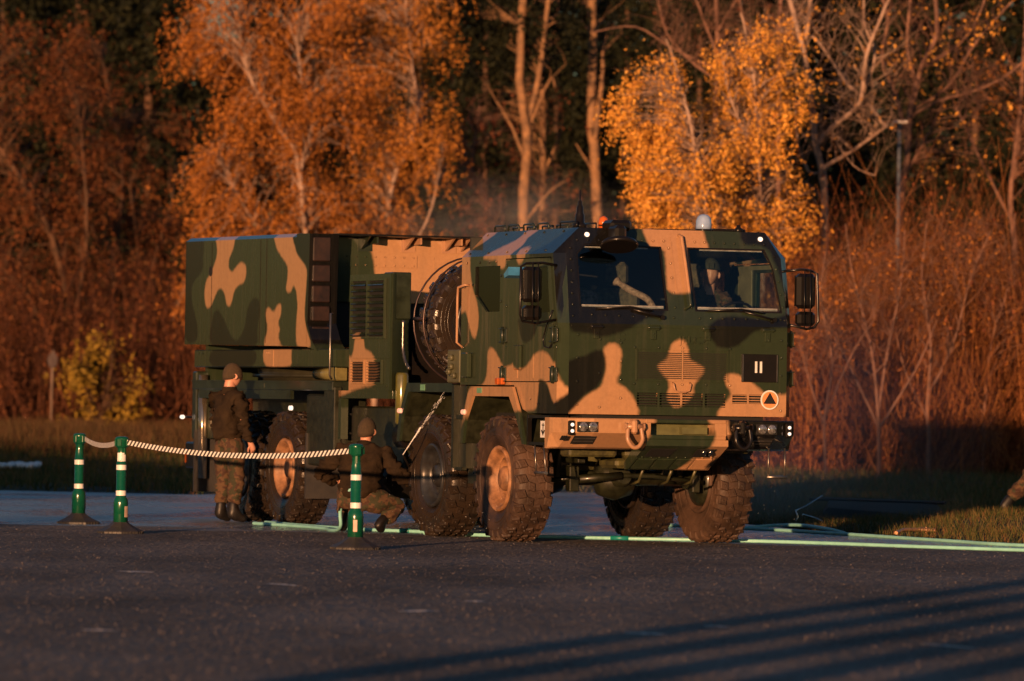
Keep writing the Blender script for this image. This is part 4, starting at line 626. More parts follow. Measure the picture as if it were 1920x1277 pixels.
# doors
for s in (-1, 1):
    dm = MB(); ins = [(.10, 1.57), (1.40, 1.57), (1.40, 2.13), (1.27, 2.755), (.10, 2.755)]
    dw = [(.70, 2.67), (.70, 2.23), (1.29, 2.23), (1.20, 2.67)]
    if s < 0: dm.plate(ins, [dw], (0, -YS-.012, 0), (1, 0, 0), (0, 0, 1), .05)
    else: dm.plate(mx(ins), [mx(dw)], (0, YS+.012, 0), (-1, 0, 0), (0, 0, 1), .05)
    y = s*(YS+.012)
    for x0 in (.45, .86): dm.box(x0, x0+.03, y, y+s*.006, 1.6, 2.15)
    dm.box(.42, .60, y, y+s*.03, 1.68, 1.92, .01)
    for x, z in [(.16, 2.7), (.6, 2.7), (.16, 2.3), (.16, 1.9), (1.36, 1.95), (1.36, 1.7), (.16, 1.62)]: dm.dome((x, y, z), (0, s, 0), .015)
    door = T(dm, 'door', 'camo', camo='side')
    for x0, z0 in [(.02, 1.95), (.02, 1.57), (1.33, 1.95), (1.33, 1.57)]:
        hn = MB(); hn.box(x0, x0+.07, y, y+s*.012, z0, z0+.13, .004); hn.box(x0+.10, x0+.17, y, y+s*.012, z0, z0+.13, .004); hn.cyl((x0+.085, y+s*.018, z0-.02), (x0+.085, y+s*.018, z0+.15), .014, n=8)
        for q in (0, .13): hn.tube([(x0, y+s*.02, z0+q), (x0+.17, y+s*.02, z0+q)], .006, 5)
        T(hn, 'hinge', 'green', parent=door)
    gl_ = MB(); gl_.box(.69, 1.30, s*(YS-.03), s*(YS-.02), 2.22, 2.68); T(gl_, 'window', 'dglass' if s < 0 else 'glass', parent=door)
    gl_ = MB(); gl_.prism([(-.73, 2.71), (-.73, 2.41), (-.41, 2.24), (-.04, 2.24), (-.04, 2.71)], 1, s*(YS-.03), s*(YS-.02)); T(gl_, 'window', 'dglass')
    if s < 0:
        cu_ = MB(); cu_.add([(-.75+i*.0125, -YS+.10+.018*math.sin(i*1.1), z) for z in (2.2, 2.74) for i in range(58)], [(i, i+1, 58+i+1, 58+i) for i in range(57)], True); T(cu_, 'curtain', mat('grey_curtain', (.016, .018, .022), .8))
    # inner trim seen through the windscreen
    tr_ = MB(); 
    io = [(.30, 1.6), (1.36, 1.6), (1.36, 2.13), (1.23, 2.74), (.30, 2.74)]; iw = [(.62, 2.70), (.62, 2.20), (1.32, 2.20), (1.22, 2.70)]
    if s > 0: tr_.plate(io, [iw], (0, YS-.05, 0), (1, 0, 0), (0, 0, 1), .02)
    else: tr_.plate(mx(io), [mx(iw)], (0, -YS+.05, 0), (-1, 0, 0), (0, 0, 1), .02)
    T(tr_, 'door_trim', 'cream', parent=door)
# small boxes and vents on the side
sb = MB(); sb.box(-.97, -.77, -YS-.05, -YS, 1.60, 1.85, .012)
for i in range(5): sb.box(-1.06+i*.03, -1.05+i*.03, -YS-.012, -YS, 1.56, 1.80-i*.03)
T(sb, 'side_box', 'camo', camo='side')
gr = MB(); gr.tube([(-.88, -YS, 2.52), (-.88, -YS-.05, 2.52), (-1.03, -YS-.06, 2.50), (-1.05, -YS-.06, 2.4), (-1.05, -YS-.06, 1.95), (-1.03, -YS, 1.9)], .013, 6); T(gr, 'grab_rail', 'tan')
ml = MB(); ml.box(.08, .16, -YS-.055, -YS-.012, 1.535, 1.60, .008); ml.box(-.02, .06, -YS-.055, -YS-.012, 1.535, 1.60, .008); T(ml, 'side_marker', 'orange')
# windscreens
for nm, P in (('windscreen', wl), ('windscreen', wrr)):
    g = MB(); cx = sum(p[0] for p in P)/len(P); cz = sum(p[1] for p in P)/len(P); Q = [(cx+(p[0]-cx)*1.02, cz+(p[1]-cz)*1.02) for p in P]
    g.plate(Q, [], Vector((XF, 0, ZB))-Vector((vdir.z, 0, -vdir.x))*.016, (0, 1, 0), vdir, .01); ws_ = T(g, nm, 'glass')
    fr_ = MB(); Qi = [(cx+(p[0]-cx)*.965, cz+(p[1]-cz)*.955) for p in P]; Qo = [(cx+(p[0]-cx)*.999, cz+(p[1]-cz)*.999) for p in P]
    fr_.plate(Qo, [Qi], Vector((XF, 0, ZB))-Vector((vdir.z, 0, -vdir.x))*.004, (0, 1, 0), vdir, .009); T(fr_, 'gasket', 'black', parent=ws_)
for y0, y1 in ((-.99, -.14), (.22, 1.06)):
    q = MB(); q.box(-.004, .004, y0, y1, -.012, .014, m=Matrix.Translation((lean(2.30)-.03, 0, 2.297))); q.box(-.004, .004, y0+.06, y1-.12, -.006, .008, m=Matrix.Translation((lean(2.865)-.03, 0, 2.862))); T(q, 'screen_edge_strip', mat('pale_seal', (.45, .38, .34), .6, col2=(.2, .17, .15), scale=12))
# interior
it = MB(); it.box(-1.05, 1.50, -1.17, 1.17, 1.56, 1.60); it.box(-1.06, -1.03, -1.15, 1.15, 1.6, 3.0); it.box(-1.0, 1.30, -.96, .96, 3.005, 3.03)
T(it, 'cab_interior', 'interior')
db = MB(); db.box(1.12, 1.50, -1.12, 1.12, 1.95, 2.245, .04); db.box(1.0, 1.2, -.3, .2, 1.9, 2.2, .04); T(db, 'dashboard', mat('dashboard_plastic', (.09, .085, .08), .55))
for y in (-.62, -.10, .70):
    st = MB(); st.box(.25, .75, y-.24, y+.24, 1.75, 1.92, .05); st.box(.14, .30, y-.24, y+.24, 1.9, 2.50, .05); st.box(.16, .28, y-.12, y+.12, 2.52, 2.76, .045); T(st, 'seat', 'seat')
kb = MB(); kb.box(.72, .92, -.78, -.56, 2.24, 2.46, .05); T(kb, 'kit_bag', mat('kit_cloth', (.34, .20, .15), .8, col2=(.06, .04, .03), scale=22))
hs_ = MB(); hs_.tube(crv([(.60, -.26, 2.56), (.66, -.22, 2.52), (.74, -.14, 2.46), (.84, -.02, 2.38), (.9, .04, 2.24)], 4), [.05, .045, .03, .028, .03, .033]+[.035]*11, 8); T(hs_, 'harness', mat('harness_webbing', (.40, .25, .18), .8, col2=(.14, .09, .06), scale=30))
sw = MB(); ring = [(Vector((1.10, .78, 2.20))+Vector((.10*math.sin(a), .21*math.cos(a), .17*math.sin(a)))) for a in [i*math.pi/12 for i in range(25)]]; sw.tube(ring, .014, 7); sw.tube([(1.10, .78, 2.20), (1.3, .78, 2.05)], .02, 6); sw.tube([ring[0], (1.10, .78, 2.20), ring[12]], .01, 5); T(sw, 'steering_wheel', 'black')
# handle between the screens, wipers, hinges, U handle
hd = MB(); zz = [2.985, 2.955, 2.6, 2.33, 2.30]; hd.tube([(lean(3.0)-.0, .065, 3.0), (lean(2.99)+.055, .068, 2.985), (lean(2.6)+.06, .095, 2.6), (lean(2.32)+.055, .112, 2.32), (lean(2.29), .075, 2.285)], .017, 8); T(hd, 'grab_handle', 'camo', camo='front')
for y0, y1 in ((-.18, -.85), (1.0, .30)):
    wp = MB(); p0 = (lean(2.21)+.03, y0, 2.20); p1 = (lean(2.27)+.035, y0+(y1-y0)*.45, 2.272)
    wp.tube([p0, p1], .012, 6); wp.tube([(lean(2.28)+.03, y0+(y1-y0)*.15, 2.262), (lean(2.29)+.04, (y0+y1)/2, 2.295), (lean(2.28)+.03, y1, 2.275)], .010, 6); wp.cyl((lean(2.2)-.01, y0, 2.20), (lean(2.2)+.045, y0, 2.20), .022, n=8); T(wp, 'wiper', 'black')
for y in (-.86, -.27, .30, .93):
    h = MB(); h.box(XF+.0, XF+.02, y-.06, y+.06, 2.075, 2.125, .005); h.box(XF, XF+.016, y-.03, y+.03, 1.985, 2.08, .005); h.cyl((XF+.02, y-.065, 2.10), (XF+.02, y+.065, 2.10), .012, n=8)
    for q in (2.01, 2.04): h.dome((XF+.014, y, q), (1, 0, 0), .009)
    T(h, 'hinge', 'camo', camo='front')
uh = MB(); uh.tube([(XF, -.06, 1.575), (XF+.03, -.06, 1.56), (XF+.03, -.045, 1.50), (XF+.03, .0, 1.487), (XF+.03, .06, 1.487), (XF+.03, .105, 1.50), (XF+.03, .12, 1.56), (XF, .12, 1.575)], .009, 6); T(uh, 'pull_handle', 'tan')
# embossed maker lettering
def text(body, size, name, m, loc, ext=.004, parent=None, camo=None):
    cu = bpy.data.curves.new(name, 'FONT'); cu.body = body; cu.size = size; cu.extrude = ext; cu.align_x = 'CENTER'; cu.align_y = 'CENTER'; cu.space_character = 1.15
    to = bpy.data.objects.new(name, cu); COL.objects.link(to); C.view_layer.update(); me = bpy.data.meshes.new_from_object(to.evaluated_get(C.evaluated_depsgraph_get())); bpy.data.objects.remove(to)
    R_ = Matrix(((0, 0, 1), (1, 0, 0), (0, 1, 0))).to_4x4(); me.transform(Matrix.Translation(loc) @ R_)
    q = MB(); q.add([v.co for v in me.vertices], [tuple(p.vertices) for p in me.polygons]); bpy.data.meshes.remove(me)
    return T(q, name, m, camo=camo, parent=parent)
text('JELCZ', .105, 'raised_lettering', 'camo', (XF+.002, .15, 1.985), .014, camo='front')
# number plate panel with II and the round emblem
sq = MB(); sq.box(XF, XF+.02, .66, 1.04, 1.595, 1.865, .004); sqo = T(sq, 'sign_panel', 'black')
sf = MB(); sf.box(XF+.02, XF+.024, .665, .673, 1.60, 1.86); sf.box(XF+.02, XF+.024, 1.027, 1.035, 1.60, 1.86); T(sf, 'edge_strip', 'steel', parent=sqo)
s2 = MB(); s2.box(XF+.0205, XF+.0235, .795, .818, 1.685, 1.795); s2.box(XF+.0205, XF+.0235, .846, .869, 1.685, 1.795); T(s2, 'numeral', 'white', parent=sqo)
em = MB(); em.cyl((XF+.012, .955, 1.425), (XF+.022, .955, 1.425), .094, n=36); emo = T(em, 'emblem', 'white')
e2 = MB(); e2.cyl((XF+.018, .955, 1.425), (XF+.0255, .955, 1.425), .080, n=36); T(e2, 'emblem_disc', mat('emblem_orange', (.80, .30, .12), .45, col2=(.70, .24, .09)), parent=emo)
e3 = MB(); e3.prism([(.955-.068, 1.387), (.955+.068, 1.387), (.955, 1.497)], 0, XF+.02, XF+.0285); T(e3, 'emblem_triangle', 'dark', parent=emo)
# behind the lower grille
bk = MB(); bk.box(1.15, 1.5, -1.0, 1.0, 1.27, 1.52); T(bk, 'radiator', 'dark')
# mirrors
for s in (-1, 1):
    cx, cy = 1.40, (s*1.47 if s < 0 else 1.40); ko = 0 if s < 0 else -.075
    mh = MB(); mh.box(cx-.06, cx+.05, cy-.10, cy+.10, 2.32, 2.66, .035); mo = T(mh, 'mirror', 'black')
    m2 = MB(); m2.box(cx-.06, cx+.05, cy-.09, cy+.10, 2.15, 2.29, .03); T(m2, 'lower_mirror', 'black', parent=mo)
    fm = MB(); fm.tube([(1.36, s*(YS-.02), 2.68), (1.40, s*1.36, 2.70), (1.40, s*(1.53+ko), 2.69), (1.42, s*(1.59+ko), 2.66), (1.44, s*(1.60+ko), 2.20), (1.42, s*(1.57+ko), 2.14), (1.40, s*1.42, 2.12), (1.42, s*YS, 2.16)], .013, 7)
    fm.tube([(cx+.075, cy+s*.02, 2.70), (cx+.085, cy+s*.02, 2.12)], .008, 6); fm.tube([(cx+.07, cy-s*.04, 2.70), (cx+.08, cy-s*.04, 2.12)], .006, 6)
    T(fm, 'mirror_frame', 'black', parent=mo)
    g_ = MB(); g_.box(cx-.068, cx-.060, cy-.085, cy+.085, 2.34, 2.64); T(g_, 'mirror_glass', 'chrome', parent=mo)
    if s < 0:
        q = MB(); q.prism([(0, 0), (.12, .07), (.12, -.01), (.02, -.035)], 1, -1.60, -1.40); q.v = [(x+1.0, y, z+2.59) for x, y, z in q.v]; T(q, 'mirror_visor', mat('blue_visor', (.05, .22, .45), .25, coat=.5), parent=mo)
        ca_ = MB(); ca_.tube([(1.40, -1.25, 2.25), (1.30, -1.27, 2.1), (1.22, -1.27, 1.98), (1.25, -1.27, 1.90), (1.36, -1.26, 1.89), (1.42, -1.25, 1.95)], .008, 5); T(ca_, 'cable', 'black', parent=mo)
# roof gear
for i, x in enumerate((-.95, -.58, -.18, .20, .78)):
    r_ = MB(); l_ = .28 if i < 4 else .42; y = -.93; r_.tube([(x, y, ZT), (x, y, ZT+.05), (x+.02, y, ZT+.062), (x+l_-.02, y, ZT+.062), (x+l_, y, ZT+.05), (x+l_, y, ZT)], .009, 6)
    r_.tube([(x, y+.2, ZT), (x, y+.2, ZT+.05), (x+l_, y+.2, ZT+.05), (x+l_, y+.2, ZT)], .009, 6); T(r_, 'roof_rail', 'green' if i < 4 else 'black')
an = MB(); an.lathe([(.07, 0), (.07, .04), (.046, .05), (.044, .13), (.034, .15), (.032, .21), (.020, .22), (.020, .26), (.008, .27), (.006, .37)], (1.1, -.86, ZT), (0, 0, 1), 14); T(an, 'antenna', 'black')
bb = MB(); bb.lathe([(.085, 0), (.085, .02), (.078, .024)], (1.15, .42, ZT), (0, 0, 1), 20); bo = T(bb, 'beacon', 'black')
b2 = MB(); b2.lathe([(.078, 0), (.079, .03), (.075, .08), (.06, .12), (.035, .14), (0, .146)], (1.15, .42, ZT+.024), (0, 0, 1), 24); T(b2, 'dome', 'beaconglass', parent=bo)
b3 = MB(); b3.lathe([(.02, 0), (.05, .03), (.055, .07), (.03, .1)], (1.15, .42, ZT+.024), (0, 0, 1), 16); T(b3, 'reflector', 'chrome', parent=bo)
b4 = MB(); b4.lathe([(.05, 0), (.05, .06), (.04, .10), (.01, .12)], (.95, -.55, ZT+.01), (0, 0, 1), 18); T(b4, 'orange_beacon', 'orange')
fmr = MB(); fmr.tube([(1.36, -.62, ZT+.01), (1.50, -.63, ZT+.04), (1.60, -.66, ZT-.02), (1.66, -.70, ZT-.10)], .03, 8); fmr.box(1.30, 1.56, -.72, -.50, ZT-.03, ZT+.075, .03)
T(fmr, 'mirror_arm', 'black')
f2 = MB(); f2.lathe([(.02, -.05), (.10, -.04), (.17, -.01), (.185, .02), (.17, .035)], (1.66, -.68, ZT-.155), (.35, -.1, -1), 28); f2.box(1.50, 1.72, -.74, -.62, ZT-.12, ZT+.02, .03); T(f2, 'front_mirror', 'black')
ht = MB(); ht.box(-.2, .6, .1, .8, ZT+.002, ZT+.035, .015); ht.box(1.05, 1.2, .5, .85, ZT+.002, ZT+.03, .01); ht.lathe([(.045, 0), (.045, .03), (.02, .05), (.02, .07)], (1.22, .76, ZT), (0, 0, 1), 10); T(ht, 'roof_hatch', 'black')
for y in (-.90, .92):
    lm = MB(); lm.cyl((lean(2.985)-.01, y, 2.985), (lean(2.985)+.02, y, 2.982), .022, n=16); T(lm, 'marker_light', 'lampon')

# ---- bumper
bp_ = MB()
def plan(z, ins, x0=1.20): return [(x0, -1.27+ins*.3, z), (1.34, -1.27+ins*.3, z), (1.70-ins, -1.20+ins*.3, z), (1.76-ins, -.92, z), (1.76-ins, -.45, z), (1.76-ins, .45, z), (1.76-ins, .92, z), (1.70-ins, 1.20-ins*.3, z), (1.34, 1.27-ins*.3, z), (x0, 1.27-ins*.3, z)]
def half(s):
    q = []
    for z, ins in ((1.225, .01), (1.215, 0), (1.085, 0), (.945, .21), (.93, .26)):
        q.append([(1.30, s*1.27, z), (1.42-ins*.3, s*1.27, z), (1.66-ins, s*1.18, z), (1.76-ins, s*.95, z), (1.76-ins, s*.42, z), (1.30, s*.42, z)])
    return q
for s in (-1, 1): bp_.loft(half(s))
bp_.box(1.40, 1.775, -.42, .42, 1.03, 1.075, .008); bp_.box(1.40, 1.775, -.42, .42, 1.185, 1.225, .008); bp_.box(1.40, 1.775, -.42, -.37, 1.07, 1.19); bp_.box(1.40, 1.775, .30, .42, 1.07, 1.19)
bp_.prism([(1.775, 1.03), (1.775, .97), (1.30, .735), (1.25, .735), (1.25, .80), (1.6, 1.03)], 1, -.42, .44)
SK = Matrix(((-.896, 0, .443, 1.775), (0, 1, 0, 0), (-.443, 0, -.896, .97), (0, 0, 0, 1)))
for i in range(9):
    for y0 in (-.40, -.20, 0, .20): bp_.box(.285+i*.024, .297+i*.024, y0+.01, y0+.185, -.002, .012, m=SK)
for y0 in (-.41, -.205, -.005, .195, .405): bp_.box(.27, .50, y0-.005, y0+.007, -.002, .009, m=SK)
for i in range(9): bp_.dome(SK @ Vector((.25, -.36+i*.09, 0)), (.443, 0, -.896), .014)
bo_ = T(bp_, 'bumper', 'camo', camo='bump')
sl_ = MB(); sl_.box(1.55, 1.60, -.37, .30, 1.075, 1.185); sl_.cyl((1.62, -.34, 1.075), (1.62, -.34, 1.185), .03, n=12); sl_.box(1.60, 1.68, .0, .26, 1.085, 1.15); T(sl_, 'tow_recess', mat('olive_primer', (.12, .125, .05), .5), parent=bo_)
for y0, y1 in ((-.35, -.08), (.14, .34)):
    v_ = MB(); u = Vector((-.475, 0, -.235)).normalized(); nn = Vector((0, 1, 0)).cross(u)
    o_ = Vector((1.775, 0, .97))+u*.05+Vector((.45, 0, -.88))*.006
    v_.plate([(y0, 0), (y1, 0), (y1-.02, .17), (y0, .17)], [], o_, (0, 1, 0), u, .004); T(v_, 'skid_opening', 'dark', parent=bo_)
    if y0 > 0:
        v2 = MB(); [v2.cyl(Vector((1.69, y, .917)), Vector((1.71, y, .90)), .024, n=14) for y in (.22, .29)]; v2.tube([(1.69, .24, .905), (1.69, .24, .87)], .008, 6); v2.tube([(1.69, .28, .905), (1.69, .28, .87)], .008, 6); T(v2, 'coupling', 'chrome', parent=bo_)
for s in (-1, 1):
    for y in (s*1.09, s*.985) if s < 0 else (.87, .965):
        pass
    ys_ = (-1.065, -.965) if s < 0 else (.80, .90)
    hr = MB(); hr.box(1.757, 1.764, min(ys_)-.06, max(ys_)+.06, 1.09, 1.19, .003); T(hr, 'light_recess', 'dark', parent=bo_)
    for y in ys_:
        hl = MB(); hl.lathe([(.046, 0), (.048, .012), (.040, .018), (.02, .024), (0, .025)], (1.765, y, 1.14), (1, 0, 0), 20); hh_ = T(hl, 'headlight', 'lamp', parent=bo_)
    yy = s*1.155 if s < 0 else 1.10; xx = 1.70 if s < 0 else 1.725
    sr_ = MB(); sr_.box(xx-.03, xx+.012, yy-.032, yy+.032, 1.06, 1.20, .01); T(sr_, 'lamp_housing', 'black', parent=bo_)
    for z in (1.16, 1.10):
        q = MB(); q.lathe([(.017, 0), (.017, .01), (.008, .014)], (xx+.012, yy, z), (1, 0, 0), 14); T(q, 'marker_light', 'lampon', parent=bo_)
    yv = -1.0 if s < 0 else .85
    BK = Matrix(((-.832, 0, .555, 1.76), (0, 1, 0, 0), (-.555, 0, -.832, 1.085), (0, 0, 0, 1))); ve = MB(); ve.box(.06, .19, yv-.13, yv+.10, -.004, .005, m=BK); ve.box(.06, .13, yv-.26, yv-.20, -.004, .004, m=BK)
    T(ve, 'bumper_vent', 'dark', parent=bo_)
    v3 = MB(); [v3.box(.085+i*.05, .10+i*.05, yv-.12, yv+.09, .004, .012, m=BK) for i in range(2)]; T(v3, 'vent_slat', 'steel', parent=bo_)
    # shackle
    ys = -.56 if s < 0 else .57; kk = 'tan' if s < 0 else 'black'
    sh = MB(); sh.cyl((1.82, ys-.09, 1.15), (1.82, ys+.09, 1.15), .028, n=12); sh.box(1.74, 1.86, ys-.03, ys+.03, 1.08, 1.22, .02); sh.cyl((1.82, ys-.10, 1.15), (1.82, ys-.085, 1.15), .04, n=6, smooth=False); sh.cyl((1.82, ys+.085, 1.15), (1.82, ys+.10, 1.15), .04, n=6, smooth=False)
    sh.tube(crv([(1.82, ys-.065, 1.16), (1.835, ys-.075, 1.08), (1.845, ys-.075, 1.02), (1.85, ys-.04, .965), (1.85, ys, .95), (1.85, ys+.04, .965), (1.845, ys+.075, 1.02), (1.835, ys+.075, 1.08), (1.82, ys+.065, 1.16)], 3), .021, 8); T(sh, 'shackle', kk, parent=bo_)
# hanging steps
for s in (-1, 1):
    stp = MB(); x0, x1 = (.93, 1.14) if s < 0 else (1.50, 1.50); y = s*1.22
    if s < 0: a, b_ = (.93, y, .96), (1.16, y, .96); a2, b2 = (.97, y, .69), (1.22, y, .69)
    else: a, b_ = (1.55, .97, .96), (1.55, 1.14, .96); a2, b2 = (1.55, .965, .68), (1.55, 1.145, .68)
    stp.tube([a, a2], .009, 6); stp.tube([b_, b2], .009, 6); stp.tube([Vector(a2)+(Vector(a2)-Vector(b2))*.08, Vector(b2)+(Vector(b2)-Vector(a2))*.08], .016, 6); T(stp, 'hanging_step', 'steel')
sbx = MB(); sbx.box(.78, 1.31, -1.235, -1.20, 1.215, 1.245); sbx.box(.78, 1.31, -1.235, -1.20, .955, .985); sbx.box(.76, .79, -1.24, -1.20, .95, 1.25); sbx.box(.74, 1.2, -1.0, -.98, .97, 1.25); T(sbx, 'entry_step', 'black')
pl = MB(); pl.box(1.125, 1.275, -1.245, -1.237, 1.03, 1.19); plo = T(pl, 'notice_plate', 'white')
pg = MB(); pg.tube([(1.20, -1.247, 1.05), (1.20, -1.247, 1.17)], .006, 4); pg.tube([(1.16, -1.247, 1.10), (1.20, -1.247, 1.06), (1.24, -1.247, 1.10)], .007, 4); pg.tube([(1.17, -1.247, 1.15), (1.23, -1.247, 1.15)], .006, 4); T(pg, 'pictogram', 'dark', parent=plo)

# ---- wheel arches and side frames
def arch(outer, inner, y0, y1, name, m, camo, depth=None):
    for s in (-1, 1):
        a = MB()
        V = [(x, s*y0, z) for x, z in outer]+[(x, s*y0, z) for x, z in inner]; Wv = [(x, s*y1, z) for x, z in outer]+[(x, s*y1, z) for x, z in inner]; n = len(outer)
        a.add(V, [(i, i+1, n+i+1, n+i) for i in range(n-1)]); U = [(x, s*(y0-.03), z) for x, z in outer]; U2 = [(x, s*(y0-.03), z) for x, z in inner]; a.add(V[:n]+U, [(i, i+1, n+i+1, n+i) for i in range(n-1)]); a.add(V[n:]+U2, [(i, i+1, n+i+1, n+i) for i in range(n-1)])
        ao = T(a, name, m, camo=camo)
        a = MB(); k_ = [(x, s*(y0-.004), z-.004) for x, z in outer]; k2 = [(x, s*y1, z-.004) for x, z in outer]; a.add(k_+k2, [(i, i+1, n+i+1, n+i) for i in range(n-1)]); k_ = [(x, s*(y0-.03), z+.004) for x, z in inner]; k2 = [(x, s*y1, z+.004) for x, z in inner]; a.add(k_+k2, [(i, i+1, n+i+1, n+i) for i in range(n-1)]); T(a, 'arch_liner', 'dgreen', parent=ao)
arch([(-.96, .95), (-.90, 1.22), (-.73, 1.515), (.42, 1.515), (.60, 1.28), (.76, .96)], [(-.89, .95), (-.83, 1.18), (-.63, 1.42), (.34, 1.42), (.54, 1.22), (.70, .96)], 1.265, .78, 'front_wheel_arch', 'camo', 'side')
arch([(-2.78, .95), (-2.72, 1.22), (-2.50, 1.545), (-1.22, 1.545)], [(-2.70, .95), (-2.64, 1.20), (-2.46, 1.455), (-1.22, 1.455)], 1.255, .78, 'second_wheel_arch', 'green', None)
ob = MB(); ob.box(-1.20, -1.14, -1.265, -1.20, .70, 1.53); ob.box(-1.14, -.90, -1.25, -1.19, 1.19, 1.23); ob.box(-1.15, -.93, -1.21, -.80, .70, 1.52); ob.box(-1.15, -.93, -1.25, -1.2, .68, .71); ob.box(-1.2, .3, -.82, -.78, 1.1, 1.5); ob.box(-2.7, -1.2, -.82, -.78, 1.0, 1.5); ob.box(-1.02, -.78, -1.15, -.8, .55, .95)
T(ob, 'fender_support', 'dgreen')
for x in (-2.66, -.86): 
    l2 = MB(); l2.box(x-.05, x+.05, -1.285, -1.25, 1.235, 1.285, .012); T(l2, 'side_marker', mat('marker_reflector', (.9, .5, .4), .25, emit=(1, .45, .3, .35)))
M['lbl'] = mat('pale_green_label', (.15, .35, .22), .5)
lb = MB(); lb.box(-2.1, -1.98, -1.262, -1.256, 1.47, 1.53); T(lb, 'green_label', 'lbl'); lb = MB(); lb.box(-.50, -.38, -1.272, -1.266, 1.45, 1.50); T(lb, 'green_label', 'lbl')
vp = MB(); vp.box(-1.46, -1.12, -1.22, -1.16, 1.55, 1.88, .01)
for i, (x, z) in enumerate([(-1.3, 1.80), (-1.3, 1.71), (-1.22, 1.62), (-1.36, 1.66)]): vp.cyl((x, -1.22, z), (x, -1.26, z), .03, n=10); vp.tube([(x-.04, -1.27, z), (x+.04, -1.27, z)], .008, 5)
T(vp, 'valve_panel', mat('olive_panel', (.10, .10, .055), .45)); 
# ---- chassis
ch = MB()
for s in (-1, 1): ch.box(-9.4, 1.35, s*.42-.04, s*.42+.04, .92, 1.20, .01)
for x in (-9.3, -8.3, -7, -5.5, -4.2, -3, -.9, .9, 1.3): ch.box(x-.05, x+.05, -.42, .42, .95, 1.15)
T(ch, 'chassis_frame', 'dgreen')
AX = [0, -1.826, -6.30, -7.75]
for k, x in enumerate(AX):
    ax = MB(); ax.cyl((x, -.95, .63), (x, .95, .63), .075, n=12); ax.lathe([(.05, -.22), (.17, -.16), (.22, 0), (.17, .16), (.05, .22)], (x, .0, .63), (0, 1, 0), 18); ax.lathe([(.22, 0), (.20, .1), (.1, .2), (.07, .28)], (x, 0, .65), (1, 0, 0), 16)
    for s in (-1, 1): ax.box(x-.5, x+.5, s*.55-.04, s*.55+.04, .78, .83, .01); ax.box(x-.09, x+.09, s*.55-.07, s*.55+.07, .66, .9, .015); ax.cyl((x+.1, s*.66, .6), (x+.14, s*.62, 1.1), .035, n=10); ax.lathe([(.262, 0), (.262, .12), (.20, .15), (.12, .16), (.10, .26)], (x, s*1.02, .63), (0, -s, 0), 24)
    if k < 2: ax.tube([(x+.25, -.85, .60), (x+.28, -.3, .66), (x+.28, .3, .66), (x+.25, .85, .60)], .024, 8); ax.cyl((x+.3, -.5, .62), (x+.3, -.05, .66), .04, n=10); ax.box(x+.2, x+.32, -.6, -.5, .5, .75, .01); ax.box(x+.18, x+.3, .72, .8, .5, .8, .01)
    T(ax, 'axle', 'dgreen')
en = MB(); en.box(.15, 1.1, -.33, .33, .82, 1.25, .05); en.box(.5, .95, -.38, .30, .74, .84, .03); en.cyl((.9, -.25, .95), (1.25, -.25, .95), .06, n=12); en.box(-1.6, -.4, -.35, .35, .7, 1.2, .05); en.cyl((1.22, -.75, .92), (1.22, -.75, 1.1), .035, n=10); en.cyl((1.22, -.62, .92), (1.22, -.62, 1.1), .035, n=10); en.box(.9, 1.15, -.95, -.45, .85, 1.05, .02); en.box(.95, 1.15, .4, .95, .9, 1.1, .02)
for y in (-.2, .1, .35): en.tube([(1.2, y, .73), (1.1, y, .62), (.9, y, .58)], .015, 6)
T(en, 'engine_block', mat('oily_olive', (.10, .095, .035), .4, col2=(.02, .02, .01), scale=8))
eg = MB(); eg.box(-1.0, 1.45, -.95, .95, 1.18, 1.26); T(eg, 'underbody_panel', 'dark')

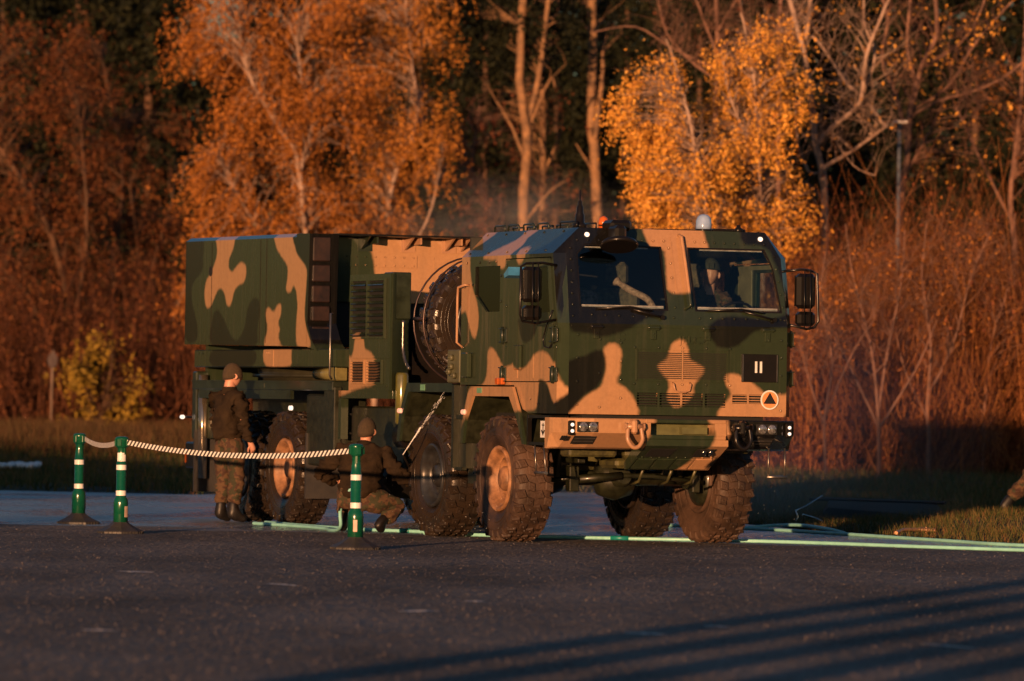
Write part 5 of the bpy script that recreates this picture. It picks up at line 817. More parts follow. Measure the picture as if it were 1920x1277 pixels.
# ---- wheels
def tyre(mb, Rr=.62, W_=.37):
    h = W_/2; prof = [(.305, -h*.62), (.33, -h*.80), (.40, -h*.98), (.47, -h*1.03), (.53, -h*1.0), (.565, -h*.94), (.588, -h*.82), (.592, -h*.4), (.593, 0)]
    prof = prof+[(r, -y) for r, y in prof[-2::-1]]; mb.lathe([(r*Rr/.62, y) for r, y in prof], (0, 0, 0), (0, 1, 0), 60, cap=False)
    for rr_ in (.43, .465, .505): 
        for s in (-1, 1): mb.lathe([(rr_-.005, s*h*1.0), (rr_, s*(h*1.05)), (rr_+.005, s*h*1.0)], (0, 0, 0), (0, 1, 0), 60, cap=False)
    n = 25
    for i in range(n):
        for row in range(4):
            a = 2*math.pi*(i+(.5 if row % 2 else 0))/n; yc = (-.75+.5*row)*h
            sk = .22 if row in (0, 2) else -.22
            m = Matrix.Rotation(a, 4, 'Y') @ Matrix.Translation((0, yc, .592)) @ Matrix.Rotation(sk+.25, 4, 'Z')
            lw = .042; ly = .036 if row in (1, 2) else .041
            V = []
            for z, k in ((-.012, 1.10), (.010, 1.0), (.019, .78)):
                V += [tuple(m @ Vector((sx_*lw*k+(.012 if sy_ > 0 else -.012), sy_*ly*k, z))) for sx_, sy_ in ((-1, -1), (1, -1), (1, 1), (-1, 1))]
            mb.add(V, [(0, 1, 5, 4), (1, 2, 6, 5), (2, 3, 7, 6), (3, 0, 4, 7), (4, 5, 9, 8), (5, 6, 10, 9), (6, 7, 11, 10), (7, 4, 8, 11), (8, 9, 10, 11)])
            c = m @ Vector((0, 0, .022)); d = (m.to_3x3() @ Vector((0, 0, 1))); mb.lathe([(.014, -.002), (.013, .004), (.008, .004), (.006, -.003)], c, d, 6)
        for s in (-1, 1):   # shoulder lugs reaching down the sidewall
            a = 2*math.pi*(i+(.5 if s > 0 else 0))/n; m = Matrix.Rotation(a, 4, 'Y')
            V = [tuple(m @ Vector((x*k_, s*y, z))) for y, z, k_ in ((h*.80, .590, 1), (h*.80, .56, 1), (h*.98, .588, .95), (h*1.07, .568, .9), (h*1.07, .515, .7), (h*.97, .51, .7)) for x in (-.046, .046)]
            mb.add(V, [(0, 1, 5, 4), (4, 5, 7, 6), (6, 7, 9, 8), (8, 9, 11, 10), (0, 4, 6, 2), (2, 6, 8, 10), (1, 3, 7, 5), (3, 11, 9, 7)])
def wheel(tm, rm):
    w_ = bpy.data.objects.new('wheel', None); COL.objects.link(w_); w_.parent = truck; w_.empty_display_size = .1
    t = MB(); tyre(t); t.build('tyre', M[tm], w_, fix=False)
    r = MB(); r.lathe([(.31, -.12), (.325, -.165), (.305, -.178), (.285, -.168), (.27, -.13), (.258, -.10), (.250, -.055), (.225, -.045), (.218, -.075), (.205, -.078), (.196, -.04), (.185, .03), (.14, .03), (.13, -.03), (.0, -.03)], (0, 0, 0), (0, 1, 0), 48, cap=False)
    r.build('rim', M[rm], w_, fix=False)
    r = MB(); r.lathe([(.31, .12), (.325, .165), (.305, .178), (.285, .168), (.255, .10), (.25, .03)], (0, 0, 0), (0, 1, 0), 48, cap=False)
    r.build('inner_flange', M[tm], w_, fix=False)
    hb = MB(); hb.lathe([(.125, -.02), (.12, -.10), (.095, -.13), (.04, -.135), (0, -.135)], (0, 0, 0), (0, 1, 0), 24)
    for i in range(10): a = i*math.pi/5; hb.cyl((.185*math.cos(a), .005, .185*math.sin(a)), (.185*math.cos(a), -.03, .185*math.sin(a)), .017, n=6, smooth=False)
    hb.build('hub', M[rm if rm != 'tan' else 'rimtan'], w_, fix=False); return w_
M['rimtan'] = mat('dusty_tan_rim', (.38, .19, .09), .6, col2=(.10, .05, .025), scale=7)
M['rimdark'] = mat('dark_wet_rim_sheen', (.03, .036, .042), .3, col2=(.014, .012, .012), scale=6)  # bluish sheen of the rim is put into its base colour
wa_ = wheel('mud', 'rimtan'); wb_ = wheel('rubber', 'rimdark'); wc_ = wheel('rubber', 'rimtan')
for k, x in enumerate(AX):
    for s in (-1, 1):
        src = (wa_, wb_, wc_, wb_)[k]
        first = s < 0 and k < 3
        o = src if first else copy_tree(src, truck)
        o.location = (x, s*1.065, .616); o.rotation_euler = (0, .5*k+.2*s, 0) if s < 0 else (0, .9*k, math.pi)
# spare wheel standing across the frame behind the cab
sp_ = copy_tree(wb_, truck); sp_.name = 'spare_wheel'; sp_.location = (-2.35, -.52, 2.18); sp_.rotation_euler = (0, .2, math.pi/2)
hp = MB()
for xo, rr_ in ((-2.52, .665), (-2.24, .665)):
    hp.tube([(xo, -.52+rr_*math.cos(a), 2.18+rr_*math.sin(a)) for a in [i*math.pi/20 for i in range(41)]], .010, 7, cap=False)
hp.tube([(-2.52, -1.18, 2.2), (-2.24, -1.18, 2.2)], .02, 6); hp.box(-2.6, -1.2, -1.1, .4, 1.47, 1.54); T(hp, 'wheel_hoop', mat('hoop_steel', (.08, .055, .055), .35, .6))
# ---- mid section: tool box, tanks, exhaust
md = MB(); md.box(-5.64, -4.76, -1.22, -.85, .66, 1.42, .02); md.box(-4.70, -3.1, -1.05, -.6, .62, 1.30, .02); md.box(-5.05, -4.72, -1.235, -1.15, .64, 1.5, .01)
for z in (.8, 1.0, 1.2): md.box(-4.70, -3.1, -1.065, -1.05, z, z+.02)
T(md, 'stowage_box', 'dgreen')
tk = MB(); tk.cyl((-4.6, -1.0, .55), (-3.2, -1.0, .55), .2, n=20); tk.cyl((-3.3, -.95, 1.0), (-2.95, -.95, 1.0), .16, n=18); T(tk, 'air_tank', 'black')
ex = MB(); ex.lathe([(.06, 0), (.07, .02), (.07, .5), (.06, .53)], (-3.0, -1.12, 1.12), (0, 0, 1), 16); T(ex, 'vertical_cylinder', mat('glossy_olive_cylinder', (.12, .115, .03), .15, coat=1))
cd = MB(); cd.tube(crv([(-3.0, -1.12, 2.19), (-3.0, -1.12, 2.0), (-2.99, -1.12, 1.88), (-2.92, -1.12, 1.77), (-2.8, -1.12, 1.69)], 5), [.020 if i % 2 else .014 for i in range(21)], 7); T(cd, 'cable_conduit', 'steel')
# generator cabin
gb = MB(); pf = [(-4.50, 1.46), (-4.53, 2.42), (-4.32, 2.66), (-3.0, 2.67), (-3.0, 1.46)]
gb.loft([[(-4.22, -1.26, 1.46), (-3.0, -1.26, 1.46), (-3.0, -1.26, 2.67), (-4.22, -1.26, 2.67)], [(-4.58, -1.06, 1.46), (-3.0, -1.235, 1.46), (-3.0, -1.235, 2.67), (-4.42, -1.06, 2.60)], [(-4.58, -.98, 1.46), (-3.2, -.98, 1.46), (-3.2, -.98, 2.67), (-4.42, -.98, 2.60)]])
gb.box(-4.16, -3.06, -1.272, -1.262, 1.50, 1.52); gb.box(-4.10, -3.02, -1.275, -1.262, 1.795, 1.805); gb.box(-4.55, -3.05, -1.25, -.9, 1.38, 1.46); gb.box(-4.55, -4.47, -1.25, -1.17, .95, 1.46)
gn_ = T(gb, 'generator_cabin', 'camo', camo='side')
def louv(x0, x1, z0, z1, n, par):
    q = MB(); q.box(x0, x1, -1.265, -1.262, z0, z1); T(q, 'vent', 'dark', parent=par)
    q = MB(); dz = (z1-z0)/n
    for i in range(n): z = z0+i*dz; q.add([(x0+.01, -1.268, z+dz*.75), (x1-.01, -1.268, z+dz*.75), (x1-.01, -1.302, z+dz*.25), (x0+.01, -1.302, z+dz*.25), (x0+.01, -1.266, z+dz*.62), (x1-.01, -1.266, z+dz*.62)], [(0, 1, 2, 3), (3, 2, 5, 4)])
    T(q, 'louvre', 'camo', camo='side', parent=par)
    q = MB(); 
    for a in (x0-.02, x1): q.box(a, a+.02, -1.29, -1.262, z0-.02, z1+.02)
    for a in (z0-.02, z1): q.box(x0, x1, -1.288, -1.262, a, a+.02)
    T(q, 'vent_frame', 'camo', camo='side', parent=par)
louv(-4.12, -3.66, 2.02, 2.60, 9, gn_); louv(-3.62, -3.14, 2.02, 2.60, 9, gn_); louv(-4.10, -3.72, 1.55, 1.76, 7, gn_); louv(-3.62, -3.20, 1.55, 1.76, 7, gn_)
g2 = MB(); g2.box(-3.35, -3.3, -.98, .95, 1.46, 2.2); T(g2, 'shade_board', 'black')  # black board added in place of the shaded void behind the spare wheel
g3 = MB(); g3.box(-3.3, -3.04, -1.225, -1.02, 2.20, 2.685, .01); g3.box(-3.06, -3.03, -1.215, -1.03, 2.43, 2.44); T(g3, 'green_cabinet', 'green')
# deck
dk_ = MB(); dk_.box(-9.42, -4.75, -1.25, 1.25, 1.455, 1.56, .01); dk_.box(-9.42, -4.75, -1.262, -1.25, 1.545, 1.56); dk_.box(-7.05, -6.93, -1.256, -1.25, 1.48, 1.53); dk_.box(-4.75, -2.6, -1.0, 1.0, 1.40, 1.46); T(dk_, 'deck', 'green')
tt = MB(); tt.cyl((-7.4, 0, 1.56), (-7.4, 0, 1.70), 1.1, n=40); tt.cyl((-7.4, 0, 1.60), (-7.4, 0, 1.64), 1.16, n=40); tt.cyl((-5.6, -1.05, 1.63), (-4.9, -1.05, 1.63), .05, n=12); T(tt, 'turntable', mat('greased_turntable', (.03, .03, .02), .3, coat=.3))
hy = MB(); hy.cyl((-5.55, -1.13, 1.635), (-5.0, -1.13, 1.635), .062, n=14); hy.box(-5.0, -4.8, -1.2, -1.06, 1.565, 1.72, .01); T(hy, 'hydraulic_cylinder', mat('brass_green', (.28, .25, .10), .25, .4))
rl = MB(); rl.box(-9.35, -4.68, -1.25, 1.25, 1.705, 1.90, .01); rl.box(-9.40, -9.30, -1.1, 1.1, 1.5, 1.96); rl.box(-6.96, -6.64, -1.256, -1.25, 1.715, 1.895)
for x in (-9.2, -9.05, -6.85, -6.78): rl.dome((x, -1.256, 1.86), (0, -1, 0), .012)
T(rl, 'launcher_base', 'camo', camo='side')
# launcher box
bx = MB()
def sec(x, zt, zb): return [(x, -1.26, zb), (x, -1.26, zt-.04), (x, -1.20, zt), (x, 1.20, zt), (x, 1.26, zt-.04), (x, 1.26, zb)]
bx.loft([sec(-9.68, 3.17, 1.965), sec(-5.92, 3.145, 1.93)])
for s in (-1, 1):
    y0, y1 = (-1.26, -.93) if s < 0 else (.93, 1.26)
    bx.loft([[(-5.92, y0, 1.93), (-5.92, y1, 1.93), (-5.92, y1, 3.14), (-5.92, y0, 3.14)], [(-5.55, y0, 1.925), (-5.55, y1, 1.925), (-5.50, y1, 3.135), (-5.50, y0, 3.135)]])
    bx.loft([[(-5.56, y0, 1.925), (-5.56, y1, 1.925), (-5.56, y1, 2.2), (-5.56, y0, 2.2)], [(-5.22, y0, 1.88), (-5.22, y1, 1.88), (-5.40, y1, 2.0), (-5.40, y0, 2.0)]])
for x in (-8.76, -6.9, -7.1): bx.box(x, x+.012, -1.266, -1.26, 1.97, 3.10)
bxo = T(bx, 'launcher_box', 'camo', camo='box')
vh = MB(); vh.cyl((-8.78, -1.25, 2.78), (-8.78, -1.268, 2.78), .055, n=16); T(vh, 'vent_hole', 'dark', parent=bxo)
ip = MB(); ip.box(-5.93, -5.86, -.925, .925, 2.42, 3.10); ip.box(-5.86, -5.85, -.9, .10, 2.80, 2.93); ip.box(-5.86, -5.852, .3, .9, 2.80, 2.92)
for i in range(9): 
    for z in (2.82, 2.91): ip.dome((-5.85, -.82+i*.11, z), (1, 0, 0), .012)
T(ip, 'inner_panel', 'camo', camo='boxf')
lp = MB(); lp.box(-5.93, -5.50, -.93, .93, 3.125, 3.145); T(lp, 'roof_lip', 'black')
for y in (-.55, -.05, .42, .60):
    br = MB(); br.prism([(-5.86, 3.125), (-5.58, 3.125), (-5.86, 2.985)], 1, y, y+.022); br.box(-5.862, -5.85, y-.03, y+.13, 2.97, 3.12); br.box(-5.86, -5.60, y+.09, y+.11, 3.05, 3.12); T(br, 'bracket', 'tan' if y > -.3 else 'green')
for i, (z0, z1) in enumerate([(2.84, 3.10), (2.62, 2.80), (2.40, 2.58), (2.20, 2.36), (2.02, 2.14)]):
    q = MB(); q.box(-5.545, -5.495, -1.22, -1.02, z0, z1, .01); T(q, 'end_cover', 'brown')
q = MB(); q.box(-5.92, -5.90, -.93, .93, 1.95, 2.42); T(q, 'recess_wall', 'dark')
hr_ = MB(); hr_.tube([(-4.72, -1.27, 2.27), (-4.70, -1.30, 2.27), (-4.70, -1.30, 1.62), (-4.72, -1.27, 1.58)], .012, 6); T(hr_, 'grab_rail', 'steel')
# rear stabiliser, lights
rs = MB(); rs.cyl((-9.28, -1.16, .45), (-9.28, -1.16, 1.62), .055, n=14); T(rs, 'stabiliser_tube', mat('oiled_rod', (.5, .42, .32), .12, .9))
r2_ = MB(); r2_.box(-9.50, -9.36, -1.22, -1.05, .9, 1.66, .015); r2_.box(-9.44, -9.0, -1.12, -.9, .9, 1.45, .01); r2_.box(-9.2, -6.1, -1.24, -1.2, 1.36, 1.455); T(r2_, 'stabiliser_leg', 'green')
r3 = MB(); r3.box(-9.72, -9.42, -1.22, -.85, .56, .86, .02); T(r3, 'rear_light_box', 'black')
r4 = MB(); r4.box(-9.75, -9.72, -1.21, -1.15, .62, .76, .01); r4.box(-9.7, -9.66, -1.232, -1.22, .62, .76, .006); T(r4, 'rear_light', 'orange')
r5 = MB(); r5.tube([(-9.60, -1.3, 1.14), (-9.55, -1.2, 1.14), (-9.42, -1.1, 1.12)], .014, 5); r5o = T(r5, 'marker_arm', 'black'); r5 = MB(); r5.cyl((-9.62, -1.3, 1.14), (-9.57, -1.3, 1.14), .024, n=12); T(r5, 'rear_marker', 'lampon', parent=r5o)
for x in (-9.36, -5.6): mf = MB(); mf.box(x, x+.03, -1.24, -.75, .3, 1.0); T(mf, 'mud_flap', 'base')
rw = MB(); rw.box(-8.6, -5.4, -.8, -.76, .9, 1.46); T(rw, 'inner_guard', 'dgreen')
l3 = MB(); l3.box(-6.14, -6.05, -1.25, -1.22, 1.24, 1.29, .01); T(l3, 'side_marker', 'lampon')
# ================================================================ PEOPLE
def skin(V, E, Rr, root=0, sub=2):
    me = bpy.data.meshes.new('tmp'); me.from_pydata([tuple(v) for v in V], E, []); me.update(); o = bpy.data.objects.new('tmp', me); COL.objects.link(o)
    o.modifiers.new('s', 'SKIN'); sl_ = me.skin_vertices[0].data
    for i, r in enumerate(Rr): sl_[i].radius = r if isinstance(r, tuple) else (r, r); sl_[i].use_root = (i == root)
    m = o.modifiers.new('u', 'SUBSURF'); m.levels = sub; m.render_levels = sub
    C.view_layer.update(); r = bpy.data.meshes.new_from_object(o.evaluated_get(C.evaluated_depsgraph_get())); bpy.data.objects.remove(o); bpy.data.meshes.remove(me)
    return r
def m2mb(mb, me, wr=0, seed=0, ax=None):
    me.update(); from mathutils import noise
    V = []
    for v in me.vertices:
        p = v.co.copy()
        if wr:
            q = p*Vector((13, 13, 26)) if hasattr(p, '__mul__') else p
            q = Vector((p.x*9, p.y*9, p.z*24+seed)); d = noise.noise(q)*wr+noise.noise(q*2.1)*wr*.5; p += v.normal*d
        V.append(p)
    mb.add(V, [tuple(f.vertices) for f in me.polygons], True); bpy.data.meshes.remove(me)
def head(mb, c, fwd, up=(0, 0, 1), s=1.0):
    c = Vector(c); f = Vector(fwd).normalized(); u = Vector(up); r = f.cross(u).normalized(); u = r.cross(f)
    NU, NV = 28, 20; rings = []
    for j in range(NV+1):
        th = math.pi*j/NV; rg = []
        for i in range(NU):
            ph = 2*math.pi*i/NU; x = math.sin(th)*math.cos(ph); y = math.sin(th)*math.sin(ph); z = math.cos(th)   # x fwd, y side
            X, Y_, Z = x*.098, y*.076, z*.118
            if z < 0: X *= 1-.10*(-z); Y_ *= 1-.28*(-z); X += .014*max(0, x)*(-z)
            if x > .3:
                g = lambda a, b, sa, sb: math.exp(-((y-a)/sa)**2-((z-b)/sb)**2)
                X += .026*g(0, -.16, .13, .16)+.010*g(0, -.52, .28, .07)-.012*g(.36, .05, .2, .12)-.012*g(-.36, .05, .2, .12)+.008*g(0, .22, .5, .1)+.010*g(0, -.85, .3, .18)-.004*g(0, -.60, .25, .03)
            if x < 0: X *= 1.06
            rg.append(tuple(c+(f*X+r*Y_+u*Z)*s))
        rings.append(rg)
    mb.loft(rings, False, True)
    for sd in (-1, 1):
        e = c+(r*sd*.078-u*.01-f*.005)*s; mb.lathe([(.004, -.006), (.026, 0), (.034, .008), (.028, .014), (.012, .010)], e, r*sd*1.0-f*.35, 12)
    mb.tube([c-u*.05*s-f*.02*s, c-u*.20*s-f*.03*s], [.055*s, .062*s], 14)
def hand(mb, wrist, d, palmn, curl=.5, s=1.0):
    w_ = Vector(wrist); d = Vector(d).normalized(); n = Vector(palmn); n = (n-d*n.dot(d)).normalized(); sd = d.cross(n)
    mb.tube([w_-d*.02, w_+d*.03*s, w_+d*.075*s, w_+d*.09*s], [.026*s, .034*s, .036*s, .028*s], 10)
    for k, L_ in enumerate((.072, .080, .075, .058)):
        b = w_+d*.085*s+sd*(k-1.5)*.019*s; a = curl; p = [b]; dd = d.copy()
        for q, fr in enumerate((.45, .32, .23)):
            dd = (dd*math.cos(a*.9)+n*math.sin(a*.9)).normalized(); n2 = n; p.append(p[-1]+dd*L_*fr*s); 
        mb.tube(p, [.0095*s, .009*s, .008*s, .006*s], 7)
    b = w_+d*.03*s-sd*.03*s; mb.tube([b, b-sd*.022*s+d*.02*s+n*.008*s, b-sd*.025*s+d*.045*s+n*.02*s, b-sd*.015*s+d*.062*s+n*.03*s], [.013*s, .012*s, .010*s, .007*s], 7)
def person(name, label, loc, rz, J, fwd, headc, capm='beanie', helmet=False, hands=(), tilt=(0, 0, 1), group=None, bulk=1.0):
    """J: joints (local). pelvis,chest,neck, shL,elL,wrL, shR,elR,wrR, hipL,knL,anL,toL, hipR,knR,anR,toR"""
    t = thing(name, label, 'person', loc, rz, group)
    K = {k: Vector(v) for k, v in J.items()}; up = (K['neck']-K['pel']); wa = K['pel'].lerp(K['chest'], .45)
    def chain(names, rad, sub=2, off=None):
        V = [K[n] if isinstance(n, str) else n for n in names]; return V
    # body: one continuous skin
    V = [K['pel'], wa, K['chest'], K['neck'], Vector(headc)-Vector((0, 0, .06))]; Rr = [(.085, .06), (.09, .07), (.085, .065), .055, .05]; E = [(0, 1), (1, 2), (2, 3), (3, 4)]
    for s in 'LR':
        i = len(V); V += [K['sh'+s], K['el'+s], K['wr'+s]]; Rr += [.034, .034, .028]; E += [(2, i), (i, i+1), (i+1, i+2)]
        i = len(V); V += [K['hip'+s], K['kn'+s], K['an'+s], K['to'+s]]; Rr += [.07, .05, .04, .03]; E += [(0, i), (i, i+1), (i+1, i+2), (i+2, i+3)]
    mb = MB(); m2mb(mb, skin(V, E, Rr)); head(mb, headc, fwd, tilt)
    for s, d, pn, cu in hands: hand(mb, K['wr'+s], d, pn, cu)
    mb.build('body', M['skin'], t, fix=False)
    # jacket
    V = [K['pel']+(wa-K['pel'])*-.62, wa, K['chest'], K['neck']-up.normalized()*.015]; Rr = [(.20, .165), (.185, .155), (.21, .150), (.085, .085)]; E = [(0, 1), (1, 2), (2, 3)]
    for s in 'LR':
        i = len(V); V += [K['sh'+s], K['sh'+s].lerp(K['el'+s], .5), K['el'+s], K['el'+s].lerp(K['wr'+s], .55), K['wr'+s].lerp(K['el'+s], .06)]; Rr += [.088, .078, .068, .062, .046]; E += [(2, i), (i, i+1), (i+1, i+2), (i+2, i+3), (i+3, i+4)]
    Rr = [(r[0]*bulk, r[1]*bulk) if isinstance(r, tuple) else r*bulk for r in Rr]; mb = MB(); m2mb(mb, skin(V, E, Rr, 2, 3), .045, 3); 
    mb.tube([K['neck']-up.normalized()*.05, K['neck']+up.normalized()*.035], [.092, .078], 18, cap=False)
    mb.build('jacket', M['jacket'], t, fix=False)
    # trousers
    V = [K['pel']+up.normalized()*.08]; Rr = [(.165, .135)]; E = []
    V.append(K['pel']-up.normalized()*.02); Rr.append((.175, .14)); E.append((0, 1))
    for s in 'LR':
        i = len(V); V += [K['hip'+s], K['hip'+s].lerp(K['kn'+s], .5), K['kn'+s], K['kn'+s].lerp(K['an'+s], .5), K['an'+s].lerp(K['kn'+s], .25)]; Rr += [.122*bulk, .112*bulk, .09, .088, .072]; E += [(1, i), (i, i+1), (i+1, i+2), (i+2, i+3), (i+3, i+4)]
    mb = MB(); m2mb(mb, skin(V, E, Rr, 1, 3), .022, 9); mb.build('trousers', M['uniform'], t, fix=False)
    for s in 'LR':
        d = (K['to'+s]-K['an'+s]); a = K['an'+s]; shaft = (K['kn'+s]-a).normalized(); heel = a-Vector((d.x, d.y, 0)).normalized()*.03-Vector((0, 0, .045)) if d.z > -.12 else a-shaft*.03
        mb = MB(); m2mb(mb, skin([a+shaft*.16, a, heel, a.lerp(K['to'+s], .55), K['to'+s]], [(0, 1), (1, 2), (1, 3), (3, 4)], [.062, .056, .045, .048, .042], 1)); mb.build('boot', M['boots'], t, fix=False)
    mb = MB(); f = Vector(fwd).normalized(); u = Vector(tilt).normalized(); r = f.cross(u).normalized(); hc = Vector(headc)
    NU = 26; rings = []
    for j in range(9):
        th = (math.pi*(.56 if not helmet else .40))*j/8+.02; k = 1.1 if not helmet else 1.28
        rings.append([tuple(hc+f*(math.sin(th)*math.cos(p)*.104*k)+r*(math.sin(th)*math.sin(p)*.083*k)+u*(math.cos(th)*.128*k+.0-(.02*(math.cos(p) < 0)*(-math.cos(p)) if j == 8 else 0)-.012*math.cos(p)*-1*(j/8))) for p in [2*math.pi*i/NU for i in range(NU)]])
    a = rings[-1]; rings.append([tuple(Vector(p)+(hc-Vector(p)).normalized()*.012) for p in a]); mb.loft(rings, True, True)
    if helmet: mb.box(-.02, .02, -.02, .02, -.02, .03, m=Matrix.Translation(hc+f*.135+u*.09)); 
    mb.build('helmet' if helmet else 'knitted_cap', M[capm], t, fix=False)
    return t
# standing soldier, seen from behind, turned towards the truck (forward = local +x)
def rotz(a): return Matrix.Rotation(a, 3, 'Z')
J = dict(pel=(0, 0, .93), chest=(.0, 0, 1.27), neck=(.01, 0, 1.45), shL=(0, .185, 1.37), elL=(.03, .235, 1.10), wrL=(.20, .19, .92), shR=(0, -.185, 1.37), elR=(.0, -.245, 1.10), wrR=(.12, -.23, .88),
 hipL=(0, .09, .90), knL=(.05, .11, .50), anL=(.0, .12, .10), toL=(.17, .14, .04), hipR=(0, -.09, .90), knR=(.03, -.12, .50), anR=(-.05, -.14, .10), toR=(.11, -.19, .04))
sol = person('person', 'soldier standing in dark jacket and knitted cap beside the rear wheels, seen from behind', (-3.07, 61.9, 0), R(44), J, (1, -.35, -.12), (.045, -.005, 1.605), hands=(('L', (.8, -.1, -.6), (0, -1, 0), .5), ('R', (.5, .05, -.85), (0, 1, 0), .5)))
# crouching soldier with a pressure washer
J = dict(pel=(-.06, 0, .40), chest=(.10, .0, .70), neck=(.17, 0, .89), shL=(.12, .22, .82), elL=(.14, .47, .60), wrL=(.40, .32, .52), shR=(.12, -.22, .82), elR=(.10, -.42, .56), wrR=(.34, -.48, .56),
 hipL=(-.04, .10, .37), knL=(.38, .22, .42), anL=(.12, .20, .09), toL=(.28, .24, .04), hipR=(-.04, -.10, .36), knR=(.24, -.38, .28), anR=(-.10, -.22, .10), toR=(.02, -.24, .03))
cro = person('person', 'soldier crouching in a brown jacket and knitted cap, washing the wheel', (-1.53, 58.05, 0), R(78), J, (1, -.25, .02), (.235, -.01, 1.045), hands=(('L', (.7, -.6, .1), (0, -.3, -1), .8), ('R', (.9, -.2, .1), (0, .3, -1), .8)), bulk=1.14)
# driver: seated in the cab
C.view_layer.update(); TM = truck.matrix_world
J = dict(pel=(0, 0, .05), chest=(.05, 0, .38), neck=(.10, 0, .55), shL=(.07, .19, .47), elL=(.20, .26, .22), wrL=(.42, .18, .22), shR=(.07, -.19, .47), elR=(.20, -.25, .22), wrR=(.42, -.14, .24),
 hipL=(.05, .1, .03), knL=(.45, .15, .03), anL=(.55, .15, -.30), toL=(.68, .16, -.33), hipR=(.05, -.1, .03), knR=(.45, -.15, .03), anR=(.55, -.15, -.30), toR=(.68, -.16, -.33))
p_ = TM @ Vector((.66, .64, 1.95))
M['helmet'] = mat('helmet_cloth', (.035, .038, .022), .8)
drv = person('person', 'driver in a helmet behind the right windscreen, looking down', p_, -(math.pi/2-TH), J, (.92, -.38, -.12), (.19, -.01, .70), capm='helmet', helmet=True, hands=(('L', (.9, -.1, .2), (0, -1, 0), .7), ('R', (.9, .1, .2), (0, 1, 0), .7)), tilt=(.3, -.05, .95))
for c in drv.children:
    if c.name.startswith('jacket'): c.data.materials[0] = M['uniform']
# person at the very right edge, one leg reaching into view
J = dict(pel=(0, 0, .80), chest=(.14, 0, 1.08), neck=(.26, 0, 1.22), shL=(.2, .18, 1.15), elL=(.42, .24, .98), wrL=(.66, .16, .95), shR=(.2, -.18, 1.15), elR=(.42, -.24, .98), wrR=(.66, -.16, .95),
 hipL=(0, .09, .78), knL=(.26, .10, .45), anL=(.22, .10, .10), toL=(.38, .10, .04), hipR=(-.02, -.09, .78), knR=(-.20, -.10, .42), anR=(-.50, -.10, .14), toR=(-.40, -.10, .03))
edge = person('person', 'person in camouflage trousers stepping out of frame at the right edge', (6.16, 66, float(gz([6.1], [66])[0])), R(15), J, (1, 0, -.3), (.36, 0, 1.34), hands=(('L', (1, 0, 0), (0, -1, 0), .6), ('R', (1, 0, 0), (0, 1, 0), .6)))

# ================================================================ WASHING GEAR
C.view_layer.update(); hw = cro.matrix_world @ Vector((.42, -.47, .585)); tip = Vector((-1.08, 57.3, .82))
t = thing('spray_lance', 'black pressure washer lance held by the crouching soldier', 'spray lance', hw); inv_ = lambda v: Vector(v)-hw
mb = MB(); bk_ = hw-(tip-hw).normalized()*.28; mb.tube([inv_(bk_), inv_(hw), inv_(tip)], [.016, .013, .009], 8); mb.build('tube', M['black'], t)
mb = MB(); mb.tube([inv_(bk_)+Vector((0, 0, .01)), inv_(bk_)+Vector((.0, 0, -.12))], .018, 8); mb.build('grip', M['black'], t)
mb = MB(); rr = random.Random(8); d = Vector((.40, -.30, .62)); je = tip+d
for i in range(130):
    u = rr.random(); p = tip.lerp(je, u)+Vector((rr.gauss(0, .002+.010*u), rr.gauss(0, .002+.010*u), rr.gauss(0, .002+.010*u)-.02*u*u)); l_ = .012+.03*rr.random(); mb.tube([p, p+d.normalized()*l_], rr.uniform(.0006, .0016), 4)
mb.tube([tip, tip.lerp(je, .45)], [.003, .007], 6)
M['water'] = mat('white_water', (.85, .85, .88), .15, col2=(.7, .72, .75))
tag(mb.build('water_jet', M['water'], fix=False), 'white water jet sprayed up over the second wheel', 'water jet', kind='stuff')
# drips and splashes round the wheels
mb = MB()
for i in range(130):
    a = rr.random()*6.28; q = TM @ Vector((rr.choice([0, -1.83, -1.83, .9])+rr.gauss(0, .5), rr.choice([-1.45, -1.3, 1.4])+rr.gauss(0, .15), abs(rr.gauss(0, .25))+.01)); mb.lathe([(.001, -.002), (.0022, 0), (.001, .002)], q, (0, 0, 1), 4)
tag(mb.build('water_drops', M['water'], fix=False), 'small drops splashing round the wheels', 'water drops', kind='stuff')
def hose(label, pts, r=.018, z=True):
    rr = random.Random(len(label)); P = crv([Vector((p[0], p[1], p[2] if len(p) > 2 else r*1.0)) for p in pts], 14); mb = MB(); mb.tube(P, [r*(1+.05*(i % 2)) for i in range(len(P))], 10)
    o = mb.build('hose', M['hose'], fix=False); return tag(o, label, 'hose', group='pale green washing hoses')
hose('pale green hose from the crouching soldier looping down behind the near bollard', [(-2.75, 61.3), (-2.2, 60.2), (-1.9, 59.3), (-1.85, 58.7), (-1.76, 58.3, .03), (-1.72, 58.1, .08), (-1.725, 58.05, .22), (-1.70, 58.0, .36), (-1.60, 57.9, .46), (-1.42, 57.9, .50)])
hose('pale green hose lying straight under the wheels to the second wheel', [(-2.65, 61.9), (-2.1, 60.4), (-1.5, 59.2), (-1.0, 58.7), (-.65, 58.4), (-.55, 58.15), (-.68, 58.05), (-.84, 58.0)])
hose('long pale green hose along the edge of the wet patch in front of the wheels', [(-.86, 57.95), (-.4, 57.6), (.25, 57.3), (1.2, 57.0), (1.9, 56.9), (2.6, 56.75), (3.2, 56.35), (4.0, 55.6), (4.9, 54.9), (6.2, 53.9)])
hose('second pale green hose further back at the edge of the grass', [(1.2, 64.2), (1.9, 63.6), (2.5, 62.9), (3.0, 62.0), (3.6, 60.6), (4.2, 59.0), (4.6, 58.0), (5.0, 57.0), (6.4, 55.2)])
